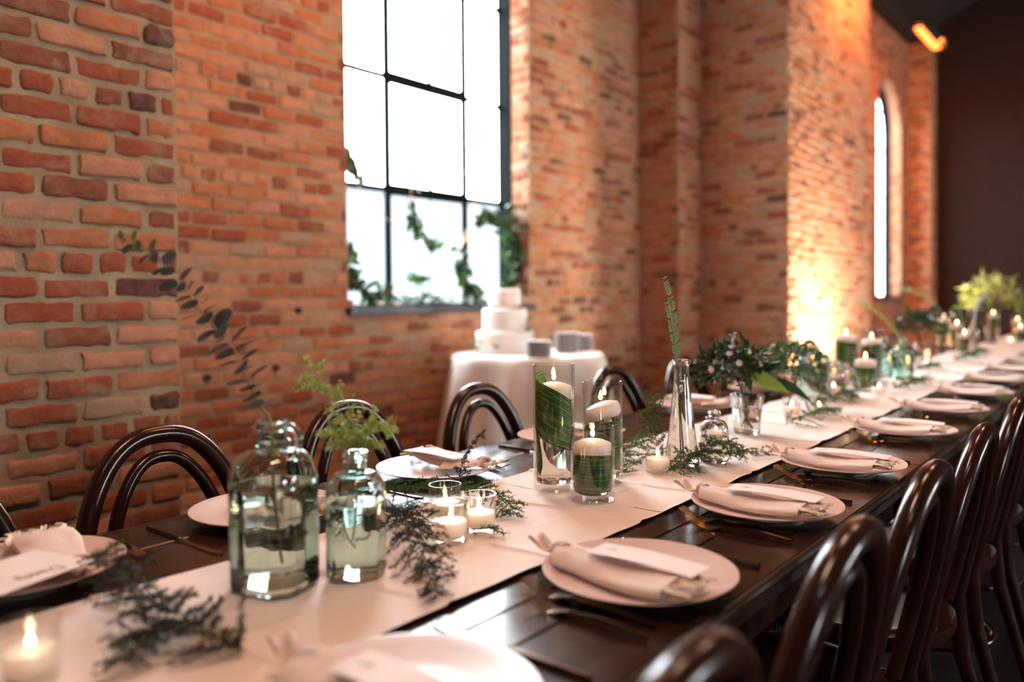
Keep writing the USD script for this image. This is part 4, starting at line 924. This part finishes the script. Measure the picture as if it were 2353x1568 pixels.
# eucalyptus branch
E = [(-.965, .662, .80), (-.969, .655, .90), (-.972, .655, .985), (-.980, .657, 1.003), (-.998, .654, 1.018), (-1.006, .648, 1.039), (-1.016, .641, 1.066), (-1.027, .633, 1.097), (-1.042, .621, 1.121), (-1.057, .610, 1.140), (-1.068, .601, 1.161), (-1.077, .594, 1.178), (-1.092, .582, 1.200), (-1.103, .574, 1.217), (-1.120, .560, 1.236), (-1.135, .548, 1.248), (-1.156, .532, 1.263)]
eu = thing('eucalyptus_branch', 'long arching eucalyptus branch with paired round leaves in the large jug', 'branch', E[0])
EP = spline(np.array(E) - np.array(E[0]), 90)
obj('stem', tube(EP, np.linspace(.0021, .0008, 90), 8), 'stem_pale', eu, smooth=True)
rg = np.random.default_rng(3)
sl = np.r_[0, np.cumsum(np.linalg.norm(np.diff(EP, axis=0), axis=1))]; sl /= sl[-1]
nodes = list(np.linspace(.05, .16, 3)) + list(np.linspace(.41, .985, 23))
for k, t in enumerate(nodes):
    p = np.array([np.interp(t, sl, EP[:, q]) for q in range(3)]); q2 = np.array([np.interp(min(1, t + .02), sl, EP[:, q]) for q in range(3)]); d = unit(q2 - p)
    a = np.cross(d, CF); a = unit(a); b = np.cross(d, a)
    ph = (k % 2) * PI / 2 + rg.normal(0, .35)
    for s in (-1, 1):
        out = unit((a * math.cos(ph) + b * math.sin(ph)) * s + d * (.28 + .3 * max(0, t - .7)))
        L = (.034 if t < .6 else .034 - .042 * (t - .6)) * rg.uniform(.85, 1.12)
        m = leaf_mesh(L, L * .80, .10, .10, 8, round_=True)
        nrm = unit(d * 1.0 + rg.normal(size=3) * .2)
        obj('leaf', frame_to(m, p + out * .0015, out, nrm), 'eucalyptus_green' if t > .93 else 'eucalyptus', eu, smooth=True)

# light green fern sprigs in the square bottle
def feather(name, label, stems, seed, mat_, leaf=.0075, nb=16, bl=.032, stem_mat=None, cat_='fern', zmin=0.0):
    g = thing(name, label, cat_, stems[0][0]); o = np.array(stems[0][0]); rg = np.random.default_rng(seed)
    ms = []; tw = []
    for st in stems:
        P = spline(np.array(st) - o, 40); obj('stem', tube(P, np.linspace(.0013, .0004, 40), 6), stem_mat or mat_, g, smooth=True)
        for b in range(nb):
            t = .28 + .70 * (b + rg.random() * .6) / nb; i = min(38, int(t * 39)); p = P[i]; d = unit(P[i + 1] - P[i])
            if p[2] + o[2] < zmin: continue
            sd = unit(np.cross(d, rg.normal(size=3))); L = bl * (1.15 - .8 * (t - .3)) * rg.uniform(.6, 1.2)
            dr = unit(d * .8 + sd); s = np.linspace(0, 1, 6); br = p + dr * L * s[:, None] + np.stack([s * 0, s * 0, -.18 * L * s ** 2], 1)
            tw.append(tube(br, .00035, 3))
            for u in np.linspace(.25, 1, 6):
                for e in (-1, 1):
                    q = p + dr * L * u + [0, 0, -.18 * L * u * u]; sd2 = unit(np.cross(dr, rg.normal(size=3)))
                    dd = unit(dr * .5 + sd2 * e); m = leaf_mesh(leaf * rg.uniform(.7, 1.3), leaf * .75, .1, .1, 4, round_=True)
                    ms.append(frame_to(m, q, dd, rg.normal(size=3)))
    obj('twig', cat(tw), mat_, g, kind='stuff'); obj('leaflets', cat(ms), mat_, g, kind='stuff', smooth=True)
    return g
B2 = (-.908, .752)
feather('light_fern', 'light green feathery fern sprigs in the square bottle', [
    [(B2[0] + .004, B2[1], .81), (B2[0] - .002, B2[1], .935), (-.914, .753, .970), (-.930, .745, 1.002), (-.945, .735, 1.034), (-.960, .725, 1.056), (-.976, .712, 1.064)],
    [(B2[0] - .003, B2[1], .82), (B2[0] + .002, B2[1], .935), (-.903, .763, .968), (-.890, .775, .99), (-.878, .785, .98)],
    [(B2[0], B2[1] - .003, .82), (B2[0] - .003, B2[1] - .002, .935), (-.922, .744, .965), (-.934, .737, .985)],
    [(B2[0], B2[1] + .003, .82), (B2[0] + .001, B2[1] + .003, .935), (-.905, .762, .955), (-.895, .772, .965)]], 61, 'fern_light', .0070, 46, .046, zmin=.945)

def sword_fern(name, label, fronds, mat_, seed, wid=.018, n=52):
    g = thing(name, label, 'fern', fronds[0][0]); o = np.array(fronds[0][0]); rg = np.random.default_rng(seed)
    for fr in fronds:
        P = spline(np.array(fr) - o, 80); obj('stem', tube(P, np.linspace(.0014, .0005, 80), 6), mat_, g, smooth=True); ms = []
        for k in range(n):
            t = .22 + .77 * k / n; i = min(78, int(t * 79)); p = P[i]; d = unit(P[i + 1] - P[i])
            sd = unit(np.cross(d, unit(CF + np.array([0, 0, .1]) + np.cross(d, CF) * .9)))
            w = wid * math.sin(PI * min(1, .18 + (1 - t) * 1.0)) ** .8 * rg.uniform(.85, 1.1) * (.42 if p[2] < .245 and wid == .018 else 1)
            for e in (-1, 1):
                m = leaf_mesh(w, wid * .24, .2, .18, 5); ms.append(frame_to(m, p, unit(sd * e + d * .45), np.cross(sd, d) * 1.0 + rg.normal(size=3) * .25))
        obj('leaflets', cat(ms), mat_, g, kind='stuff', smooth=True)
    return g
sword_fern('sword_fern', 'upright sword fern fronds standing in the tall conical bottle', [
    [(-.874, 1.714, .785), (-.880, 1.714, .892), (-.886, 1.713, .995), (-.891, 1.710, 1.078), (-.899, 1.705, 1.150), (-.915, 1.694, 1.222)],
    [(-.872, 1.700, .785), (-.879, 1.706, .896), (-.884, 1.704, .998), (-.890, 1.692, 1.089), (-.901, 1.680, 1.161)]], 'fern_mid', 71)
sword_fern('sword_fern', 'pale frond leaning left out of the green bottles', [[(-.94, 4.08, .80), (-.96, 4.10, .96), (-1.03, 4.08, 1.06), (-1.13, 4.02, 1.14)]], 'fern_light', 72, .02)
sword_fern('sword_fern', 'grey-green frond in the slim far bottle', [[(-.985, 6.21, .79), (-.985, 6.21, .97), (-.975, 6.24, 1.08), (-.91, 6.29, 1.17)]], 'petal_blue', 73, .035)
sword_fern('sword_fern', 'thin arching frond above the third candle trio', [[(-1.05, 5.95, .78), (-1.12, 5.95, 1.02), (-1.25, 5.9, 1.17), (-1.42, 5.85, 1.20)], [(-1.03, 5.97, .78), (-1.04, 6.05, 1.0), (-1.06, 6.1, 1.17)]], 'fern_mid', 74, .03)

def bouquet(name, label, centre, rx, rz, seed, nleaf, mats, leafL=(.05, .08), stems=8, foot=None, flowers=0, filler=True, lean=(0, 0, 0), named_part=None):
    """an arrangement: stems, single leaves as parts, small filler foliage, small blossoms"""
    c = np.array(centre, float); g = thing(name, label, 'bouquet', tuple(foot)); o = np.array(foot); rg = np.random.default_rng(seed)
    st = []
    for k in range(stems):
        a = rg.random() * 2 * PI; e = c + np.array([math.cos(a) * rx * .6, math.sin(a) * rx * .6, rz * rg.uniform(-.2, .6)])
        mid = o + np.array([math.cos(a) * .012, math.sin(a) * .012, (c[2] - o[2]) * .42]); mid2 = o + np.array([math.cos(a) * .022, math.sin(a) * .022, min(.115, (c[2] - o[2]) * .75)]); sp_ = spline([o + [-math.cos(a) * .018, -math.sin(a) * .018, .004], mid, mid2, e] - o, 18); sp_[:, 2] = np.maximum(sp_[:, 2], .003); st.append(tube(sp_, .0014, 6))
    obj('stems', cat(st), 'leaf_dark', g, kind='stuff')
    for k in range(nleaf):
        th = rg.random() * 2 * PI; ph = math.asin(rg.uniform(-.45, 1)); dd = np.array([math.cos(th) * math.cos(ph), math.sin(th) * math.cos(ph), math.sin(ph)])
        p = c + dd * np.array([rx, rx, rz]) * rg.uniform(.45, .95); L = rg.uniform(*leafL)
        m = leaf_mesh(L, L * rg.uniform(.28, .42), .3, .2, 7); out = unit(dd + rg.normal(size=3) * .45 + [0, 0, .1])
        obj('leaf', frame_to(m, p - o, out, rg.normal(size=3) + [0, 0, 1.2]), mats[int(rg.integers(len(mats)))], g, smooth=True)
    if filler:
        n = 700; dd = rg.normal(size=(n, 3)); dd /= np.linalg.norm(dd, axis=1, keepdims=True); dd[:, 2] = np.where(dd[:, 2] < -.5, -dd[:, 2], dd[:, 2])
        ms = []
        for q in dd: ms.append(frame_to(leaf_mesh(.020, .010, .2, .2, 4), c + q * np.array([rx, rx, rz]) * rg.random() ** .4 * 1.02 - o, unit(q + rg.normal(size=3) * .6), rg.normal(size=3)))
        obj('foliage', cat(ms), mats[0], g, kind='stuff')
    for k in range(flowers):
        th = rg.random() * 2 * PI; ph = rg.uniform(.0, 1.2); dd = np.array([math.cos(th) * math.cos(ph), math.sin(th) * math.cos(ph), math.sin(ph)])
        p = c + dd * np.array([rx, rx, rz]) * rg.uniform(.85, 1.15); pm = []
        for q in range(6):
            a = q * PI / 3 + k; ax = unit(np.cross(dd, [.3, .2, 1])); bx_ = np.cross(dd, ax)
            pm.append(frame_to(leaf_mesh(.012, .009, .1, -.25, 4, round_=True), p - o, unit(ax * math.cos(a) + bx_ * math.sin(a) + dd * .35), dd))
        obj('blossom', cat(pm), 'petal_blue' if k % 3 == 0 else 'petal_white', g, smooth=True)
    return g
bq = bouquet('bouquet', 'dark leafy bouquet with small white blossoms in the faceted vase', (-.975, 2.225, .952), .108, .074, 81, 70, ['leaf_dark', 'leaf_dark', 'leaf_mid'], (.045, .075), 10, (-.935, 2.235, SURF + .014), 26)
o = np.array((-.935, 2.235, SURF + .014))
for k, (p, d, L, mt) in enumerate([((-1.0, 2.17, .96), (-.55, -.62, .35), .075, 'leaf_dark'), ((-1.0, 2.17, .975), (-.35, -.5, .75), .07, 'leaf_dark'), ((-1.01, 2.18, .955), (-.8, -.6, .05), .075, 'leaf_mid'), ((-.985, 2.17, .985), (-.1, -.3, .9), .065, 'leaf_dark'), ((-1.005, 2.165, .94), (-.7, -.7, -.1), .07, 'leaf_dark')]):
    obj('leaf', frame_to(leaf_mesh(L, L * .3, .3, .15, 7), np.array(p) - o, d, (0.3, -.4, 1)), mt, bq, smooth=True)
m = leaf_mesh(.115, .062, .25, .35, 9); obj('leaf', frame_to(m, np.array((-.90, 2.165, .935)) - o, (.72, .35, -.10), (.2, -.75, .7)), 'leaf_lime', bq, smooth=True, label='broad lime green leaf')
m = leaf_mesh(.13, .04, .25, .35, 9); obj('leaf', frame_to(m, np.array((-.86, 2.24, .925)) - o, (.75, .45, -.25), (.2, -.6, .7)), 'leaf_dark', bq, smooth=True)
sp = []
for k in range(26): sp.append(frame_to(leaf_mesh(.012, .009, .1, -.2, 4, round_=True), np.array((-.975, 2.225, .985 + .075 * k / 26)) - o + rg.normal(size=3) * .004, rg.normal(size=3), rg.normal(size=3)))
obj('flower_spike', cat(sp), 'petal_blue', bq, kind='stuff')
bouquet('bouquet', 'loose mid-green foliage between the bouquet and the second candle trio', (-1.02, 2.80, .915), .115, .085, 82, 46, ['leaf_mid', 'asparagus_green'], (.035, .06), 8, (-1.02, 2.82, SURF + .003), 10)
bouquet('bouquet', 'far dark bouquet beyond the green bottles', (-1.09, 5.10, .985), .12, .095, 83, 44, ['leaf_dark', 'leaf_mid'], (.05, .08), 8, (-1.07, 5.10, SURF + .014), 14)
bouquet('bouquet', 'tall yellow-green arrangement at the far end, strong light put into leaf colour', (-1.05, 7.45, 1.13), .21, .19, 84, 60, ['leaf_yellow_lit', 'leaf_lime', 'leaf_yellow_lit'], (.07, .12), 12, (-1.05, 7.45, SURF + .014), 16)
bouquet('bouquet', 'dark drooping leaves under the yellow-green arrangement', (-1.16, 7.0, .93), .14, .07, 85, 26, ['leaf_dark'], (.07, .11), 6, (-1.14, 7.05, SURF + .003), 0, filler=False)
bouquet('bouquet', 'soft green foliage at the right edge beyond the far arrangement', (-.80, 8.6, 1.03), .22, .16, 86, 40, ['leaf_lime', 'leaf_mid'], (.07, .12), 8, (-.85, 8.6, SURF + .003), 10)
feather('dried_sprig', 'brown dried sprig standing before the lamp-lit pier', [[(-1.15, 2.98, .775), (-1.145, 3.0, .95), (-1.14, 3.03, 1.07), (-1.12, 3.05, 1.13)], [(-1.15, 2.98, .775), (-1.13, 3.0, .95), (-1.09, 3.03, 1.07)], [(-1.15, 2.98, .775), (-1.16, 3.0, .95), (-1.19, 3.0, 1.04)]], 62, 'dry_stem', .009, 18, .05, cat_='dried plant')

# ------------------------------------------------------------------ cake table under the window
CT = (-3.10, 3.965); CZ = 0.815; CRR = .475
ct = thing('cake_table', 'round table for the cake by the window wall', 'table', (CT[0], CT[1], 0))
obj('tabletop', lathe([(0, CZ - .03), (CRR - .012, CZ - .03), (CRR - .008, CZ - .004), (0, CZ - .004)], 48), 'table_wood', ct, smooth=30)
obj('pedestal', lathe([(0, 0), (.26, 0), (.26, .03), (.05, .07), (.04, CZ - .03), (0, CZ - .03)], 24), 'black_metal', ct, smooth=30)
n, k = 160, 26
ang = np.arange(n) * 2 * PI / n; v = []
prof = [(r, CZ) for r in np.linspace(0.001, CRR - .01, 8)] + [(CRR, CZ - .006)] + [(None, z) for z in np.linspace(CZ - .03, .02, k)]
for r, z in prof:
    for a in ang:
        if r is None:
            dn = (CZ - z) / CZ; fo = .5 + .5 * math.sin(a * 9 + 1.1 * math.sin(a * 2 + 1)); rr = CRR + .004 + dn ** .7 * (.15 * fo ** 1.6 + .01) + .014 * dn * math.sin(a * 19 + 2)
        else: rr = r
        v.append((max(-.578, rr * math.cos(a)), rr * math.sin(a), z))
ix = np.arange(len(prof) * n).reshape(len(prof), n)
f = quads(np.stack([ix[:-1], ix[1:], np.roll(ix[1:], -1, 1), np.roll(ix[:-1], -1, 1)], -1).reshape(-1, 4))
tc = obj('tablecloth', TM(v, f), 'tablecloth', None, smooth=True, label='white floor-length cloth draped over the round cake table', cat='tablecloth'); xf(tc, (CT[0], CT[1], 0))
ck = thing('wedding_cake', 'white three-tier cake dressed with leaves on the round table', 'cake', (-3.24, 3.91, CZ + .001))
obj('cake_board', lathe([(0, 0), (.205, 0), (.205, .008), (0, .008)], 40), 'cake_board', ck, smooth=30)
z = .008
for R_, h_ in ((.186, .132), (.142, .142), (.100, .125)):
    obj('tier', lathe([(0, z), (R_, z), (R_ + .001, z + .004), (R_, z + h_ - .014), (R_ - .004, z + h_ - .004), (R_ - .014, z + h_), (0, z + h_)], 48), 'icing', ck, smooth=60); z += h_ + .0003
rgc = np.random.default_rng(9)
for ti, (R_, zz, a0, a1, cnt) in enumerate(((.102, .287, -2.4, .4, 16), (.145, .14, -.2, .9, 10), (.19, .06, -2.6, -1.2, 12), (.145, .22, .3, .9, 8))):
    for q in range(cnt):
        a = rgc.uniform(a0, a1); d = np.array([math.cos(a), math.sin(a), 0]); m = leaf_mesh(.05, .02, .2, .2, 6)
        obj('leaf', frame_to(m, d * (R_ + .004) + [0, 0, zz + rgc.uniform(-.02, .03)], unit(d * .4 + rgc.normal(size=3) * .7), d), 'leaf_mid' if q % 3 else 'fern_light', ck, smooth=True)
dp = [(.0, .002), (.045, .002), (.047, .0), (.051, .0), (.053, .002), (.075, .009), (.0825, .0105), (.0825, .0118), (.074, .0108), (.052, .0048), (0, .0042)]
first = None
nth = ['lowest', 'second lowest', 'third lowest'] + ['%s from the bottom' % w_ for w_ in ('fourth', 'fifth', 'sixth', 'seventh', 'eighth', 'ninth', 'tenth', 'eleventh', 'twelfth', 'thirteenth', 'fourteenth', 'fifteenth', 'sixteenth')]
for (x, y, cnt, wh, gr) in ((-2.83, 3.72, 13, 'in the stack before the cake', 'dessert plates stacked before the cake'), (-2.93, 4.16, 17, 'in the tall stack right of the cake', 'dessert plates of the tall stack'), (-2.96, 4.36, 14, 'in the rightmost cake table stack', 'dessert plates of the rightmost stack')):
    for q in range(cnt):
        lo = (x + rb.uniform(-.002, .002), y + rb.uniform(-.002, .002), CZ + .001 + q * .0072)
        lab = 'white dessert plate, %s %s' % ('top one' if q == cnt - 1 else nth[q], wh)
        if first is None:
            first = thing('dessert_plate', lab, 'plate', lo, 0, gr); obj('dish', lathe(dp, 40), 'white_china', first, smooth=50)
        else: dup(first, lo, 0, label=lab, group=gr)

# ------------------------------------------------------------------ greenery hoops in the window
def inside(v, c, xr):
    """leaves press against the reveal instead of running into the wall"""
    v = v.copy(); v[:, 0] = np.clip(v[:, 0], *xr); v[:, 1] = np.clip(v[:, 1], WY0 + .02 - c[1], WY1 - .022 - c[1]); v[:, 2] = np.maximum(v[:, 2], WZ0 + .004 - c[2]); return v
def hoop(label, c, R, arcs, seed, rot=0.0, ribbon=None, mats=('leaf_dark', 'leaf_mid'), xr=(-.09, .12)):
    g = thing('floral_hoop', label, 'wreath', c); rgh = np.random.default_rng(seed)
    t = np.linspace(0, 2 * PI, 73)[:-1]
    obj('ring', tube(np.stack([t * 0, R * np.cos(t), R * np.sin(t)], 1), .0035, 8, closed=True), 'copper', g, smooth=60)
    for a0, a1, cnt, wd in arcs:
        for q in range(cnt):
            a = math.radians(rgh.uniform(a0, a1)); p = np.array([rgh.normal(0, .012), (R + rgh.normal(0, wd)) * math.cos(a), (R + rgh.normal(0, wd)) * math.sin(a)])
            L = rgh.uniform(.06, .11); lf = frame_to(leaf_mesh(L, L * .55, .25, .2, 6), p, unit(np.array([0, -math.sin(a), math.cos(a)]) + rgh.normal(size=3) * .6), rgh.normal(size=3) + [1, 0, 0]); lf.vertices = inside(lf.vertices, c, xr); obj('leaf', lf, mats[q % len(mats)], g, smooth=True)
    if ribbon:
        obj('ribbon', tube([(0, ribbon[0], ribbon[1]), (.004, ribbon[0] * .96, ribbon[2])], .011, 4), 'ribbon', g)
    return g
HX = -3.86
hoop('large copper greenery hoop standing at the left of the window sill', (HX, 3.40, 1.44), .255, [(160, 285, 120, .022)], 91)
hoop('copper hoop with a leafy arc at the upper left of the window', (HX - .02, 3.00, 1.83), .27, [(5, 62, 34, .014)], 92)
hoop('copper hoop hung by ribbon with a leafy arc in the middle panes', (HX - .045, 4.06, 1.83), .325, [(178, 252, 52, .014)], 93, ribbon=(-.26, .21, .06), xr=(-.035, .03))
hoop('copper hoop with dense greenery at the right side of the window', (HX + .045, 4.435, 1.447), .312, [(55, 110, 60, .018), (165, 245, 70, .016), (-60, 55, 120, .045)], 94, xr=(-.05, .10))
gl = thing('sill_garland', 'leafy garland lying along the window sill', 'garland', (HX + .06, 3.25, WZ0)); rgg = np.random.default_rng(95)
obj('vine', tube(spline([(0, 0, .012), (.02, .3, .02), (0, .6, .015), (.02, .9, .015)], 30), .004, 6), 'leaf_dark', gl, smooth=True)
for q in range(110):
    y = rgg.beta(1.5, 1.8) * .95; L = rgg.uniform(.035, .065)
    lf = frame_to(leaf_mesh(L, L * .42, .25, .2, 6), (rgg.normal(.01, .02), y, .02 + abs(rgg.normal(0, .022))), unit(rgg.normal(size=3) * [1, 1, .5]), rgg.normal(size=3) + [0, 0, 1]); lf.vertices = inside(lf.vertices, (HX + .06, 3.25, WZ0), (-.1, .1)); obj('leaf', lf, ('leaf_mid', 'leaf_dark', 'asparagus_green')[q % 3], gl, smooth=True)
jv = thing('sill_plant', 'small leafy sprig standing upright on the window sill', 'plant', (HX + .03, 3.76, WZ0))
obj('stem', tube([(0, 0, 0), (0, -.005, .1), (.0, -.02, .19)], .006, 6), 'leaf_mid', jv, smooth=True)
for q in range(22): obj('leaf', frame_to(leaf_mesh(.085, .034, .25, .3, 6), (0, -.02 + rgg.normal(0, .02), (.17 if q < 15 else .03) + rgg.normal(0, .02)), unit(rgg.normal(size=3) + [0, 0, .3]), rgg.normal(size=3)), 'leaf_mid', jv, smooth=True)
rv = thing('jamb_vine', 'thick leafy vine hanging down the right jamb of the window', 'vine', (HX + .03, 4.70, 1.15))
obj('stem', tube(spline([(0, 0, 0), (.02, .02, .2), (0, 0, .45), (.0, -.03, .72)], 24), .004, 6), 'leaf_dark', rv, smooth=True)
for q in range(190):
    zz = rgg.beta(1.6, 1.4) * .72; L = rgg.uniform(.045, .08); lf = frame_to(leaf_mesh(L, L * .42, .25, .25, 6), (rgg.normal(.02, .035), min(.045, rgg.normal(0, .04)), zz), unit(rgg.normal(size=3) + [.2, -.2, -.5]), rgg.normal(size=3) + [1, 0, 0]); lf.vertices = inside(lf.vertices, (HX + .03, 4.70, 1.15), (-.03, .16)); obj('leaf', lf, ('leaf_dark', 'leaf_dark', 'leaf_mid')[q % 3], rv, smooth=True)
gv = thing('sill_votive', 'small clear glass votive on the window sill', 'candle holder', (HX + .1, 4.15, WZ0)); obj('glass', glass_shell([(0, 0), (.025, 0), (.032, .06)], [(.030, .06), (.023, .006), (0, .006)], 24), 'glass_thin', gv, smooth=40)
for k, y in enumerate((3.32, 3.46)):
    g2 = thing('sill_votive', ['left', 'right'][k] + ' glass votive of the pair on the near end of the sill', 'candle holder', (HX + .11, y, WZ0)); obj('glass', glass_shell([(0, 0), (.025, 0), (.032, .06)], [(.030, .06), (.023, .006), (0, .006)], 24), 'glass_thin', g2, smooth=40); obj('wax', lathe([(0, .0065), (.022, .0065), (.025, .03), (0, .03)], 20), 'wax', g2)
